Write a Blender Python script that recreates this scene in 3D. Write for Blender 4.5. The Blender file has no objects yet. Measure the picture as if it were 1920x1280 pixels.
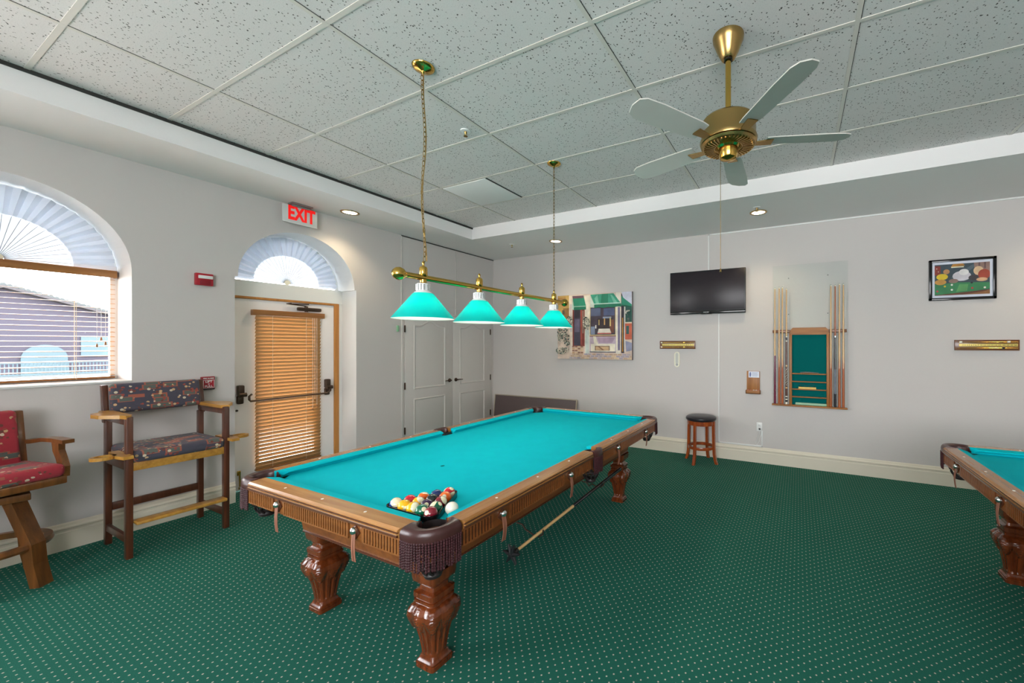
import bpy, bmesh, math, random
from mathutils import Vector, Matrix
random.seed(7)
PI = math.pi
SC = bpy.context.scene
COL = SC.collection

# ------------------------------------------------------------------ camera
cam_d = bpy.data.cameras.new('camera')
cam = bpy.data.objects.new('camera', cam_d)
COL.objects.link(cam)
cam.location = (0, 0, 1.58)
cam.rotation_euler = (PI / 2, 0, math.radians(25.56))
cam_d.sensor_width = 36
cam_d.lens = 13.604
cam_d.shift_x = -190 / 1920
cam_d.shift_y = 5 / 1920
cam_d.clip_start = 0.05
cam_d.clip_end = 300
SC.camera = cam

# ------------------------------------------------------------------ daylight and exposure
SKY = 10.0
EXPOSURE = 0.42
world = bpy.data.worlds.new('overcast_sky')
SC.world = world
world.use_nodes = True
wn = world.node_tree
wn.nodes.clear()
wo = wn.nodes.new('ShaderNodeOutputWorld')
bg = wn.nodes.new('ShaderNodeBackground')
tc = wn.nodes.new('ShaderNodeTexCoord')
sx = wn.nodes.new('ShaderNodeSeparateXYZ')
rp = wn.nodes.new('ShaderNodeValToRGB')
rp.color_ramp.elements[0].position = 0.0
rp.color_ramp.elements[0].color = (0.97, 0.98, 1.0, 1)
rp.color_ramp.elements[1].position = 0.5
rp.color_ramp.elements[1].color = (0.88, 0.94, 1.0, 1)
wn.links.new(tc.outputs['Generated'], sx.inputs[0])
wn.links.new(sx.outputs['Z'], rp.inputs[0])
wn.links.new(rp.outputs[0], bg.inputs[0])
bg.inputs[1].default_value = SKY
wn.links.new(bg.outputs[0], wo.inputs[0])
vs = SC.view_settings
vs.view_transform = 'Standard'
vs.look = 'None'
vs.exposure = EXPOSURE
vs.gamma = 1
vs.use_curve_mapping = False
cy = SC.cycles
cy.use_denoising = True
cy.max_bounces = 10
cy.diffuse_bounces = 6
cy.glossy_bounces = 4
cy.transmission_bounces = 6
cy.transparent_max_bounces = 16
cy.caustics_reflective = False
cy.caustics_refractive = False
cy.sample_clamp_indirect = 6


def portal(name, loc, rot, sx_, sy_):
    d = bpy.data.lights.new(name, 'AREA')
    d.shape = 'RECTANGLE'
    d.size, d.size_y = sx_, sy_
    d.cycles.is_portal = True
    o = bpy.data.objects.new(name, d)
    COL.objects.link(o)
    o.location = loc
    o.rotation_euler = rot


# daylight enters by the two arched openings on the left and by unseen openings added behind the camera
portal('daylight_portal', (-5.50, 0.59, 2.03), (0, -PI / 2, 0), 1.6, 1.3)
portal('daylight_portal', (-5.50, 2.45, 1.5), (0, -PI / 2, 0), 2.8, 1.3)
portal('daylight_portal', (-5.52, -1.85, 1.8), (0, -PI / 2, 0), 2.1, 2.5)
portal('daylight_portal', (0.8, -3.42, 1.95), (PI / 2, 0, 0), 3.6, 2.1)


sun_d = bpy.data.lights.new('sun', 'SUN')
sun_d.energy = 18
sun_d.angle = 0.01
sun_o = bpy.data.objects.new('sun', sun_d)
COL.objects.link(sun_o)
sun_o.rotation_euler = Vector((-0.12, -0.55, -0.83)).to_track_quat('-Z', 'Y').to_euler()


# ------------------------------------------------------------------ materials
def S(r, g, b):
    def f(c):
        c /= 255.0
        return c / 12.92 if c <= 0.04045 else ((c + 0.055) / 1.055) ** 2.4
    return (f(r), f(g), f(b), 1.0)


class NT:
    def __init__(s, name):
        s.m = bpy.data.materials.new(name)
        s.m.use_nodes = True
        s.t = s.m.node_tree
        s.b = s.t.nodes['Principled BSDF']
        s.out = s.t.nodes['Material Output']

    def n(s, kind, **kw):
        nd = s.t.nodes.new(kind)
        for k, v in kw.items():
            setattr(nd, k, v)
        return nd

    def l(s, a, b):
        s.t.links.new(a, b)

    def coord(s, scale=(1, 1, 1), rot=(0, 0, 0), space='Object'):
        c = s.n('ShaderNodeTexCoord')
        mp = s.n('ShaderNodeMapping')
        mp.inputs['Scale'].default_value = scale
        mp.inputs['Rotation'].default_value = rot
        s.l(c.outputs[space], mp.inputs[0])
        return mp.outputs[0]

    def noise(s, vec, scale, detail=3, rough=0.5):
        nd = s.n('ShaderNodeTexNoise')
        nd.inputs['Scale'].default_value = scale
        nd.inputs['Detail'].default_value = detail
        nd.inputs['Roughness'].default_value = rough
        if vec is not None:
            s.l(vec, nd.inputs['Vector'])
        return nd.outputs[0]

    def ramp(s, fac, stops, interp='LINEAR'):
        nd = s.n('ShaderNodeValToRGB')
        cr = nd.color_ramp
        cr.interpolation = interp
        while len(cr.elements) < len(stops):
            cr.elements.new(0.5)
        for e, (p, c) in zip(cr.elements, stops):
            e.position = p
            e.color = c
        s.l(fac, nd.inputs[0])
        return nd.outputs[0]

    def math(s, op, a, b=None, c=None):
        nd = s.n('ShaderNodeMath', operation=op)
        for i, v in enumerate((a, b, c)):
            if v is None:
                continue
            if isinstance(v, (int, float)):
                nd.inputs[i].default_value = v
            else:
                s.l(v, nd.inputs[i])
        return nd.outputs[0]

    def mix(s, fac, a, b):
        nd = s.n('ShaderNodeMix', data_type='RGBA')
        for i, v in ((0, fac), (6, a), (7, b)):
            if isinstance(v, (int, float, tuple)):
                nd.inputs[i].default_value = v
            else:
                s.l(v, nd.inputs[i])
        return nd.outputs[2]

    def bump(s, h, strength=0.2, dist=0.01):
        nd = s.n('ShaderNodeBump')
        nd.inputs['Strength'].default_value = strength
        nd.inputs['Distance'].default_value = dist
        s.l(h, nd.inputs['Height'])
        s.l(nd.outputs[0], s.b.inputs['Normal'])

    def base(s, c):
        if isinstance(c, tuple):
            s.b.inputs['Base Color'].default_value = c
        else:
            s.l(c, s.b.inputs['Base Color'])


def plain(name, c, rough=0.5, metal=0.0, spec=0.5, bump=None, var=0.0, coat=0.0):
    t = NT(name)
    t.b.inputs['Roughness'].default_value = rough
    t.b.inputs['Metallic'].default_value = metal
    t.b.inputs['Specular IOR Level'].default_value = spec
    t.b.inputs['Coat Weight'].default_value = coat
    if var:
        v = t.noise(t.coord(), 9, 4)
        d = tuple(x * (1 - var) for x in c[:3]) + (1,)
        u = tuple(min(1, x * (1 + var)) for x in c[:3]) + (1,)
        t.base(t.ramp(v, [(0.3, d), (0.7, u)]))
    else:
        t.base(c)
    if bump:
        t.bump(t.noise(t.coord(), bump[0], 4), bump[1], bump[2] if len(bump) > 2 else 0.004)
    return t.m


def wood(name, c1, c2, axis='y', scale=14, rough=0.3, coat=0.25):
    t = NT(name)
    st = {'x': (0.06, 1, 1), 'y': (1, 0.06, 1), 'z': (1, 1, 0.06)}[axis]
    v = t.coord(st)
    a = t.noise(v, scale * 2.2, 5, 0.65)
    b = t.noise(t.coord(tuple(0.35 * k for k in st)), scale, 2)
    f = t.math('ADD', t.math('MULTIPLY', a, 0.7), t.math('MULTIPLY', b, 0.3))
    t.base(t.ramp(f, [(0.33, c1), (0.52, tuple((p + q) / 2 for p, q in zip(c1, c2))), (0.68, c2)]))
    t.b.inputs['Roughness'].default_value = rough
    t.b.inputs['Coat Weight'].default_value = coat
    t.b.inputs['Coat Roughness'].default_value = 0.15
    t.bump(a, 0.05, 0.002)
    return t.m


def translucent(name, c, fac=0.5, rough=0.5, gloss=0.0):
    t = NT(name)
    t.base(c)
    t.b.inputs['Roughness'].default_value = rough
    tr = t.n('ShaderNodeBsdfTranslucent')
    tr.inputs[0].default_value = c
    mx = t.n('ShaderNodeMixShader')
    mx.inputs[0].default_value = fac
    t.l(t.b.outputs[0], mx.inputs[1])
    t.l(tr.outputs[0], mx.inputs[2])
    t.l(mx.outputs[0], t.out.inputs[0])
    return t.m


def pane_glass(name, tint=(1, 1, 1, 1), blend=0.12):
    t = NT(name)
    tr = t.n('ShaderNodeBsdfTransparent')
    tr.inputs[0].default_value = tint
    gl = t.n('ShaderNodeBsdfGlossy')
    gl.inputs['Roughness'].default_value = 0.02
    fr = t.n('ShaderNodeLayerWeight')
    fr.inputs[0].default_value = blend
    mx = t.n('ShaderNodeMixShader')
    t.l(fr.outputs['Fresnel'], mx.inputs[0])
    t.l(tr.outputs[0], mx.inputs[1])
    t.l(gl.outputs[0], mx.inputs[2])
    t.l(mx.outputs[0], t.out.inputs[0])
    return t.m


def emit(name, c, strength):
    t = NT(name)
    t.base((0.8, 0.8, 0.8, 1))
    t.b.inputs['Emission Color'].default_value = c
    t.b.inputs['Emission Strength'].default_value = strength
    return t.m


def wall_paint(name, c):
    t = NT(name)
    v = t.coord()
    t.base(c)
    t.b.inputs['Roughness'].default_value = 0.75
    t.b.inputs['Specular IOR Level'].default_value = 0.25
    h = t.math('ADD', t.noise(v, 26, 3), t.math('MULTIPLY', t.noise(v, 120, 2), 0.35))
    t.bump(h, 0.14, 0.006)
    return t.m


def carpet_mat():
    t = NT('green_dotted_carpet')
    c = t.n('ShaderNodeTexCoord')
    sp = t.n('ShaderNodeSeparateXYZ')
    t.l(c.outputs['Object'], sp.inputs[0])
    L = 0.0515

    def dots(ox, oy):
        fx = t.math('SUBTRACT', t.math('FRACT', t.math('ADD', t.math('DIVIDE', sp.outputs[0], L), ox)), 0.5)
        fy = t.math('SUBTRACT', t.math('FRACT', t.math('ADD', t.math('DIVIDE', sp.outputs[1], L), oy)), 0.5)
        d = t.math('SQRT', t.math('ADD', t.math('MULTIPLY', fx, fx), t.math('MULTIPLY', fy, fy)))
        return t.math('LESS_THAN', d, 0.080)
    m = t.math('MAXIMUM', dots(0.0, 0.0), dots(0.5, 0.5))
    v = t.coord()
    n = t.noise(v, 420, 2, 0.7)
    big = t.noise(v, 2.2, 3)
    g = t.ramp(n, [(0.3, S(24, 74, 62)), (0.7, S(46, 118, 101))])
    g2 = t.mix(t.math('MULTIPLY', big, 0.30), g, S(20, 66, 56))
    t.base(t.mix(m, g2, S(196, 178, 166)))
    t.b.inputs['Roughness'].default_value = 0.95
    t.b.inputs['Specular IOR Level'].default_value = 0.1
    t.b.inputs['Sheen Weight'].default_value = 0.06
    t.b.inputs['Sheen Tint'].default_value = S(60, 150, 130)
    t.bump(n, 0.5, 0.004)
    return t.m


def tile_mat():
    t = NT('fissured_ceiling_tile')
    v = t.coord()
    vo = t.n('ShaderNodeTexVoronoi')
    vo.inputs['Scale'].default_value = 58
    wv = t.n('ShaderNodeVectorMath', operation='ADD')
    nz = t.n('ShaderNodeTexNoise')
    nz.inputs['Scale'].default_value = 30
    t.l(v, nz.inputs['Vector'])
    sc = t.n('ShaderNodeVectorMath', operation='SCALE')
    sc.inputs['Scale'].default_value = 0.03
    t.l(nz.outputs['Color'], sc.inputs[0])
    t.l(v, wv.inputs[0])
    t.l(sc.outputs[0], wv.inputs[1])
    t.l(wv.outputs[0], vo.inputs['Vector'])
    rnd = t.n('ShaderNodeSeparateColor')
    t.l(vo.outputs['Color'], rnd.inputs[0])
    thr = t.math('MULTIPLY', t.math('GREATER_THAN', rnd.outputs[0], 0.35), 0.225)
    hole = t.math('LESS_THAN', vo.outputs['Distance'], thr)
    fine = t.noise(v, 260, 2)
    fh = t.math('LESS_THAN', fine, 0.36)
    m = t.math('MAXIMUM', hole, t.math('MULTIPLY', fh, 0.35))
    t.base(t.mix(m, S(222, 217, 215), S(92, 88, 84)))
    t.b.inputs['Roughness'].default_value = 0.9
    t.b.inputs['Specular IOR Level'].default_value = 0.1
    t.bump(t.math('SUBTRACT', 1.0, m), 0.3, 0.004)
    return t.m


def fabric_mat(name, ground, sheen):
    # small woven scenes of tables and people, in reddish browns, creams and greens on the ground colour
    t = NT(name)
    v = t.coord((1, 1, 1.25))

    def cells(scale, metric, lo, ratio=(1, 1, 1)):
        vo = t.n('ShaderNodeTexVoronoi', distance=metric)
        vo.inputs['Scale'].default_value = scale
        t.l(t.coord(ratio), vo.inputs['Vector'])
        s_ = t.n('ShaderNodeSeparateColor')
        t.l(vo.outputs['Color'], s_.inputs[0])
        on = t.math('GREATER_THAN', s_.outputs[0], lo)
        return vo.outputs['Distance'], s_.outputs[1], on
    d1, r1, on1 = cells(8, 'CHEBYCHEV', 0.08, (1, 1, 2.2))
    top = t.math('MULTIPLY', t.math('LESS_THAN', d1, 0.27), on1)
    rim = t.math('MULTIPLY', t.math('LESS_THAN', d1, 0.35), on1)
    d2, r2, on2 = cells(40, 'EUCLIDEAN', 0.3)
    fig = t.math('MULTIPLY', t.math('LESS_THAN', d2, 0.40), on2)
    figc = t.ramp(r2, [(0.0, S(150, 70, 60)), (0.35, S(196, 160, 120)), (0.6, S(110, 60, 52)), (0.82, S(205, 190, 165))], 'CONSTANT')
    zone = t.math('GREATER_THAN', t.noise(v, 13, 2), 0.47)
    fig = t.math('MULTIPLY', fig, zone)
    c = t.mix(t.math('MULTIPLY', t.noise(v, 30, 3), 0.5), ground, tuple(k * 1.7 for k in ground[:3]) + (1,))
    c = t.mix(rim, c, S(156, 88, 70))
    c = t.mix(top, c, S(86, 94, 88))
    c = t.mix(fig, c, figc)
    t.base(c)
    t.b.inputs['Roughness'].default_value = 0.85
    t.b.inputs['Sheen Weight'].default_value = sheen
    t.bump(t.noise(t.coord(), 500, 2), 0.25, 0.002)
    return t.m


def stripe_ball(name, col, stripe):
    t = NT(name)
    c = t.n('ShaderNodeTexCoord')
    sp = t.n('ShaderNodeSeparateXYZ')
    t.l(c.outputs['Object'], sp.inputs[0])
    cream = S(236, 226, 190)
    if stripe:
        band = t.math('LESS_THAN', t.math('ABSOLUTE', sp.outputs[2]), 0.0175)
        cc = t.mix(band, cream, col)
    else:
        cc = col
    # number disc on the +x side
    r2 = t.math('ADD', t.math('MULTIPLY', sp.outputs[1], sp.outputs[1]), t.math('MULTIPLY', sp.outputs[2], sp.outputs[2]))
    disc = t.math('MULTIPLY', t.math('LESS_THAN', r2, 0.0105 ** 2), t.math('GREATER_THAN', sp.outputs[0], 0))
    t.base(t.mix(disc, cc, cream))
    t.b.inputs['Roughness'].default_value = 0.08
    t.b.inputs['Coat Weight'].default_value = 0.5
    return t.m


M = {}
M['wall'] = wall_paint('painted_wall', S(206, 200, 197))
M['soffit'] = wall_paint('painted_soffit', S(238, 235, 234))
M['white'] = plain('white_paint', S(226, 226, 224), 0.5)
M['door_paint'] = plain('door_paint', S(240, 235, 233), 0.45)
M['closet_paint'] = plain('closet_paint', S(205, 200, 196), 0.45)
M['trim'] = plain('cream_trim_paint', S(222, 213, 195), 0.45)
M['carpet'] = carpet_mat()
M['tile'] = tile_mat()
M['tbar'] = plain('grid_white', S(214, 208, 200), 0.5)
M['dark_gap'] = plain('dark_gap', S(52, 50, 47), 0.8)
M['felt'] = plain('teal_felt', S(0, 180, 192), 0.95, 0, 0.1, (900, 0.15, 0.001), 0.03)
M['rail'] = wood('honey_rail_wood', S(136, 86, 40), S(186, 130, 74), 'y', 14, 0.25, 0.4)
M['railx'] = wood('honey_rail_wood_cross', S(146, 96, 48), S(196, 144, 86), 'x', 14, 0.25, 0.4)
M['moulding'] = plain('dark_moulding', S(88, 48, 30), 0.3, coat=0.4)
M['apron'] = wood('apron_wood', S(96, 48, 18), S(146, 84, 38), 'y', 12, 0.35, 0.3)
M['apronx'] = wood('apron_wood_cross', S(116, 66, 28), S(168, 106, 52), 'x', 12, 0.35, 0.3)
M['groove'] = plain('groove_shade', S(36, 18, 10), 0.7)  # near-black backing paints the shade between the reeds
M['leg'] = wood('carved_leg_wood', S(66, 24, 8), S(122, 58, 24), 'z', 14, 0.22, 0.6)
M['leather'] = plain('brown_leather', S(66, 36, 34), 0.32, 0, 0.5, (160, 0.2, 0.002), 0.15)
M['fringe'] = plain('burgundy_fringe', S(62, 30, 34), 0.55, 0, 0.3, None, 0.25)
M['netdark'] = plain('pocket_net', S(34, 26, 26), 0.5)
M['tab'] = plain('leather_tab', S(150, 96, 74), 0.6, var=0.1)
M['chrome'] = plain('polished_chrome', (0.75, 0.75, 0.74, 1), 0.14, 1.0)
M['pearl'] = plain('pearl_sight', S(235, 230, 215), 0.3)
M['brass'] = plain('polished_brass', S(206, 168, 84), 0.16, 1.0)
M['brass_dull'] = plain('antique_brass', S(176, 146, 92), 0.26, 1.0)
M['brass_dark'] = plain('bronze_dark', S(84, 68, 58), 0.4, 0.8)
M['black'] = plain('black_plastic', S(22, 22, 24), 0.35)
M['black_gloss'] = plain('black_gloss', S(18, 17, 18), 0.12)
M['screen'] = plain('dark_screen', S(44, 38, 43), 0.3, 0, 0.3)
M['white_plastic'] = plain('white_plastic', S(232, 232, 230), 0.4)
M['glass'] = pane_glass('window_glass')
M['acrylic'] = pane_glass('clear_acrylic', (0.97, 0.985, 0.98, 1), 0.04)
M['shade_out'] = translucent('teal_shade_glass', S(0, 186, 182), 0.5, 0.25)
M['shade_in'] = translucent('white_shade_lining', S(240, 236, 230), 0.5, 0.5)
M['crystal'] = plain('clear_fitter_glass', S(235, 238, 236), 0.1, 0, 0.8)
M['pleat'] = translucent('white_pleated_fabric', S(226, 230, 238), 0.17, 0.9)
M['pleat_line'] = plain('pleat_line_grey', S(168, 172, 176), 0.9)
M['blind_wood'] = translucent('honey_blind_slat', S(178, 138, 90), 0.02, 0.4)
M['blind_wood2'] = translucent('warm_blind_slat', S(206, 160, 112), 0.18, 0.4)
M['valance'] = wood('blind_valance_wood', S(128, 78, 34), S(172, 116, 60), 'y', 12, 0.35)
M['cord'] = plain('blind_cord', S(220, 205, 180), 0.8)
M['jamb_wood'] = wood('door_jamb_wood', S(168, 108, 46), S(206, 142, 74), 'z', 12, 0.45, 0.0)
M['chair_wood'] = wood('dark_chair_wood', S(58, 28, 18), S(104, 56, 34), 'z', 12, 0.3)
M['chair_arm'] = wood('worn_arm_wood', S(158, 108, 40), S(210, 158, 74), 'x', 12, 0.3)
M['swivel_wood'] = wood('swivel_chair_wood', S(80, 46, 20), S(136, 84, 38), 'z', 12, 0.3)
M['fab_dark'] = fabric_mat('navy_patterned_fabric', S(64, 62, 74), 0.1)
M['fab_red'] = fabric_mat('red_patterned_fabric', S(150, 40, 52), 0.1)
M['black_vinyl'] = plain('black_vinyl', S(34, 32, 38), 0.3, 0, 0.5, (60, 0.1, 0.003))
M['stool_wood'] = wood('cherry_stool_wood', S(122, 46, 16), S(172, 84, 34), 'z', 12, 0.25, 0.5)
M['red'] = plain('alarm_red', S(176, 26, 44), 0.35)
M['red_dark'] = plain('alarm_dark_red', S(140, 20, 36), 0.4)
M['exit_red'] = emit('exit_letters', S(235, 16, 12), 0.55)
M['exit_red'].node_tree.nodes['Principled BSDF'].inputs['Base Color'].default_value = S(190, 14, 12)
M['exit_plate'] = plain('exit_plate', S(214, 216, 214), 0.3)
M['grey_metal'] = plain('grey_metal', S(150, 150, 148), 0.4, 0.6)
M['silver'] = plain('silver', S(190, 192, 194), 0.25, 0.9)
M['oak'] = wood('oak_board', S(134, 80, 34), S(184, 122, 60), 'z', 14, 0.45, 0.0)
M['oakx'] = wood('oak_board_cross', S(132, 78, 30), S(180, 118, 54), 'x', 14, 0.5, 0.0)
M['plaque'] = wood('plaque_wood', S(90, 52, 24), S(136, 84, 44), 'x', 14, 0.3)
M['teal_board'] = plain('teal_baize', S(0, 98, 96), 0.9, 0, 0.1, (500, 0.1, 0.001))
M['cue_maple'] = plain('cue_maple', S(214, 172, 116), 0.3, coat=0.4)
M['cue_orange'] = plain('cue_rosewood', S(168, 86, 36), 0.3, coat=0.4)
M['cue_wine'] = plain('cue_wine', S(110, 22, 54), 0.25, coat=0.5)
M['cue_black'] = plain('cue_black', S(28, 26, 34), 0.25, coat=0.5)
M['cue_choc'] = plain('cue_chocolate', S(86, 44, 28), 0.3, coat=0.4)
M['cue_wrap'] = plain('cue_wrap', S(120, 124, 134), 0.7, var=0.3)
M['ivory'] = plain('ivory', S(232, 226, 205), 0.3)
M['board_dark'] = plain('dark_laminate', S(96, 82, 82), 0.5, var=0.04)
M['board_edge'] = plain('pale_edging', S(176, 164, 146), 0.5)
M['green_tag'] = plain('pale_green', S(150, 200, 160), 0.5)
M['paper'] = plain('paper', S(225, 228, 240), 0.6)
M['paper_ink'] = plain('blue_ink', S(110, 120, 170), 0.6)
M['mint'] = plain('mint_box', S(150, 190, 160), 0.5)
M['yellow'] = plain('pale_yellow', S(226, 190, 100), 0.5)
M['pink'] = plain('pink_chalk', S(196, 120, 120), 0.8)
M['bulb'] = emit('lamp_bulb', (1, 0.9, 0.75, 1), 3)
M['lens'] = emit('downlight_lens', (1, 0.86, 0.62, 1), 9)
M['fan_blade'] = plain('pale_fan_blade', S(192, 189, 182), 0.6, var=0.03)
M['stucco'] = plain('rosy_stucco', S(58, 54, 64), 0.9, bump=(20, 0.2))
M['rooftile'] = plain('clay_roof_tile', S(52, 48, 50), 0.8, var=0.2)
M['concrete'] = plain('pale_concrete', S(62, 66, 66), 0.9, var=0.05)
M['near_ground'] = plain('pale_bounce_ground', S(214, 210, 204), 0.9)
M['aqua'] = plain('pale_aqua_paint', S(64, 82, 88), 0.6)


# ------------------------------------------------------------------ mesh builder
class MB:
    def __init__(s):
        s.v, s.f, s.mi, s.sm, s.mats = [], [], [], [], []

    def mat(s, m):
        if m not in s.mats:
            s.mats.append(m)
        return s.mats.index(m)

    def add(s, verts, faces, m=None, smooth=False, mtx=None):
        o = len(s.v)
        k = s.mat(m)
        for v in verts:
            v = Vector(v)
            s.v.append(tuple(mtx @ v if mtx else v))
        for f in faces:
            s.f.append([i + o for i in f])
            s.mi.append(k)
            s.sm.append(smooth)
        return s

    def addbm(s, bm, m=None, smooth=False, mtx=None):
        bm.verts.index_update()
        s.add([v.co for v in bm.verts], [[v.index for v in f.verts] for f in bm.faces], m, smooth, mtx)
        bm.free()
        return s

    def box(s, c, d, m=None, bev=0.0, rot=None, seg=2, smooth=None):
        bm = bmesh.new()
        bmesh.ops.create_cube(bm, size=1.0)
        bmesh.ops.scale(bm, vec=d, verts=bm.verts)
        if bev > 0:
            bmesh.ops.bevel(bm, geom=list(bm.edges), offset=min(bev, min(d) * 0.49), segments=seg, affect='EDGES', profile=0.5)
        mt = Matrix.Translation(c)
        if rot:
            from mathutils import Euler
            mt = mt @ Euler(rot).to_matrix().to_4x4()
        return s.addbm(bm, m, bev > 0 if smooth is None else smooth, mt)

    def bb(s, a, b, m=None, bev=0.0):
        return s.box([(p + q) / 2 for p, q in zip(a, b)], [abs(q - p) for p, q in zip(a, b)], m, bev)

    def lathe(s, prof, m=None, c=(0, 0, 0), seg=32, axis='z', smooth=True, mtx=None):
        vs_, fs = [], []
        for (r, z) in prof:
            for i in range(seg):
                a = 2 * PI * i / seg
                p = (max(r, 1e-5) * math.cos(a), max(r, 1e-5) * math.sin(a), z)
                if axis == 'x':
                    p = (p[2], p[0], p[1])
                elif axis == 'y':
                    p = (p[1], p[2], p[0])
                vs_.append(tuple(p[j] + c[j] for j in range(3)))
        for k in range(len(prof) - 1):
            for i in range(seg):
                j = (i + 1) % seg
                fs.append([k * seg + i, k * seg + j, (k + 1) * seg + j, (k + 1) * seg + i])
        if prof[0][0] > 1e-4:
            fs.append(list(range(seg))[::-1])
        if prof[-1][0] > 1e-4:
            fs.append([(len(prof) - 1) * seg + i for i in range(seg)])
        return s.add(vs_, fs, m, smooth, mtx)

    def open_lathe(s, prof, m=None, c=(0, 0, 0), seg=32, smooth=True):
        vs_, fs = [], []
        for (r, z) in prof:
            for i in range(seg):
                a = 2 * PI * i / seg
                vs_.append((r * math.cos(a) + c[0], r * math.sin(a) + c[1], z + c[2]))
        for k in range(len(prof) - 1):
            for i in range(seg):
                j = (i + 1) % seg
                fs.append([k * seg + i, k * seg + j, (k + 1) * seg + j, (k + 1) * seg + i])
        return s.add(vs_, fs, m, smooth)

    def tube(s, pts, r, m=None, seg=8, closed=False, smooth=True, flat=None, caps=True):
        pts = [Vector(p) for p in pts]
        n = len(pts)
        rs = r if isinstance(r, (list, tuple)) else [r] * n
        up = None
        rings = []
        for i in range(n):
            a = pts[(i - 1) % n] if (closed or i > 0) else pts[i]
            b = pts[(i + 1) % n] if (closed or i < n - 1) else pts[i]
            t = (b - a)
            t = t.normalized() if t.length > 1e-9 else Vector((0, 0, 1))
            if up is None:
                up = Vector((0, 0, 1)) if abs(t.z) < 0.9 else Vector((1, 0, 0))
            u = (up - t * up.dot(t))
            u = u.normalized() if u.length > 1e-6 else t.orthogonal().normalized()
            w = t.cross(u)
            up = u
            rings.append([pts[i] + (u * math.cos(2 * PI * k / seg) * (flat or 1) + w * math.sin(2 * PI * k / seg)) * rs[i] for k in range(seg)])
        vs_ = [p for rg in rings for p in rg]
        fs = []
        for i in range(n if closed else n - 1):
            i2 = (i + 1) % n
            for k in range(seg):
                k2 = (k + 1) % seg
                fs.append([i * seg + k, i * seg + k2, i2 * seg + k2, i2 * seg + k])
        if not closed and caps:
            fs.append(list(range(seg))[::-1])
            fs.append([(n - 1) * seg + k for k in range(seg)])
        return s.add(vs_, fs, m, smooth)

    def prism(s, poly, lo, hi, axis='y', m=None, smooth=False):
        # poly in the plane across the axis: axis y -> (x,z), x -> (y,z), z -> (x,y); lo/hi may be lists
        n = len(poly)
        lo = lo if isinstance(lo, (list, tuple)) else [lo] * n
        hi = hi if isinstance(hi, (list, tuple)) else [hi] * n

        def P(p, h):
            return {'y': (p[0], h, p[1]), 'x': (h, p[0], p[1]), 'z': (p[0], p[1], h)}[axis]
        vs_ = [P(p, h) for p, h in zip(poly, lo)] + [P(p, h) for p, h in zip(poly, hi)]
        fs = [list(range(n)), [n + i for i in range(n)][::-1]]
        for i in range(n):
            j = (i + 1) % n
            fs.append([i, n + i, n + j, j])
        return s.add(vs_, fs, m, smooth)

    def sweep(s, path, sec, closed, m=None, normal=(0, 0, 1)):
        # section (a along in-plane outward, b along normal) swept on a planar path with mitred corners
        N = Vector(normal)
        P_ = [Vector(p) for p in path]
        n = len(P_)
        rows = []
        for i in range(n):
            d1 = (P_[i] - P_[i - 1]).normalized() if (closed or i > 0) else None
            d2 = (P_[(i + 1) % n] - P_[i]).normalized() if (closed or i < n - 1) else None
            d1 = d1 or d2
            d2 = d2 or d1
            o1, o2 = d1.cross(N), d2.cross(N)
            o = (o1 + o2)
            o = o.normalized() if o.length > 1e-6 else o1
            k = 1.0 / max(0.3, o.dot(o1))
            rows.append([P_[i] + o * (a * k) + N * b for a, b in sec])
        q = len(sec)
        vs_ = [v for r in rows for v in r]
        fs = []
        for i in range(n if closed else n - 1):
            i2 = (i + 1) % n
            for k in range(q):
                k2 = (k + 1) % q
                fs.append([i * q + k, i2 * q + k, i2 * q + k2, i * q + k2])
        if not closed:
            fs.append(list(range(q)))
            fs.append([(n - 1) * q + k for k in range(q)][::-1])
        return s.add(vs_, fs, m)

    def build(s, name, m=None, parent=None, angle=35):
        me = bpy.data.meshes.new(name)
        me.from_pydata(s.v, [], s.f)
        for mm in s.mats:
            me.materials.append(mm or m)
        me.polygons.foreach_set('material_index', s.mi)
        bm = bmesh.new()
        bm.from_mesh(me)
        bmesh.ops.recalc_face_normals(bm, faces=bm.faces)
        bm.to_mesh(me)
        bm.free()
        me.polygons.foreach_set('use_smooth', s.sm)
        if any(s.sm):
            me.set_sharp_from_angle(angle=math.radians(angle))
        me.update()
        o = bpy.data.objects.new(name, me)
        COL.objects.link(o)
        if parent:
            o.parent = parent
        return o


def thing(name, label, cat, loc=(0, 0, 0), rz=0.0, group=None):
    o = bpy.data.objects.new(name, None)
    o.empty_display_size = 0.1
    COL.objects.link(o)
    o.location = loc
    o.rotation_euler = (0, 0, rz)
    return tag(o, label, cat, group)


def tag(o, label, cat, group=None):
    o['label'] = label
    o['category'] = cat
    if group:
        o['group'] = group
    return o


def struct(o, label=None):
    o['kind'] = 'structure'
    if label:
        o['label'] = label
    return o


def dup(root, loc, rz=None, label=None):
    def rec(o, par):
        c = o.copy()
        COL.objects.link(c)
        if par:
            c.parent = par
        for ch in o.children:
            rec(ch, c)
        return c
    r = rec(root, None)
    r.location = loc
    if rz is not None:
        r.rotation_euler = (0, 0, rz)
    if label:
        r['label'] = label
    return r


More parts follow.
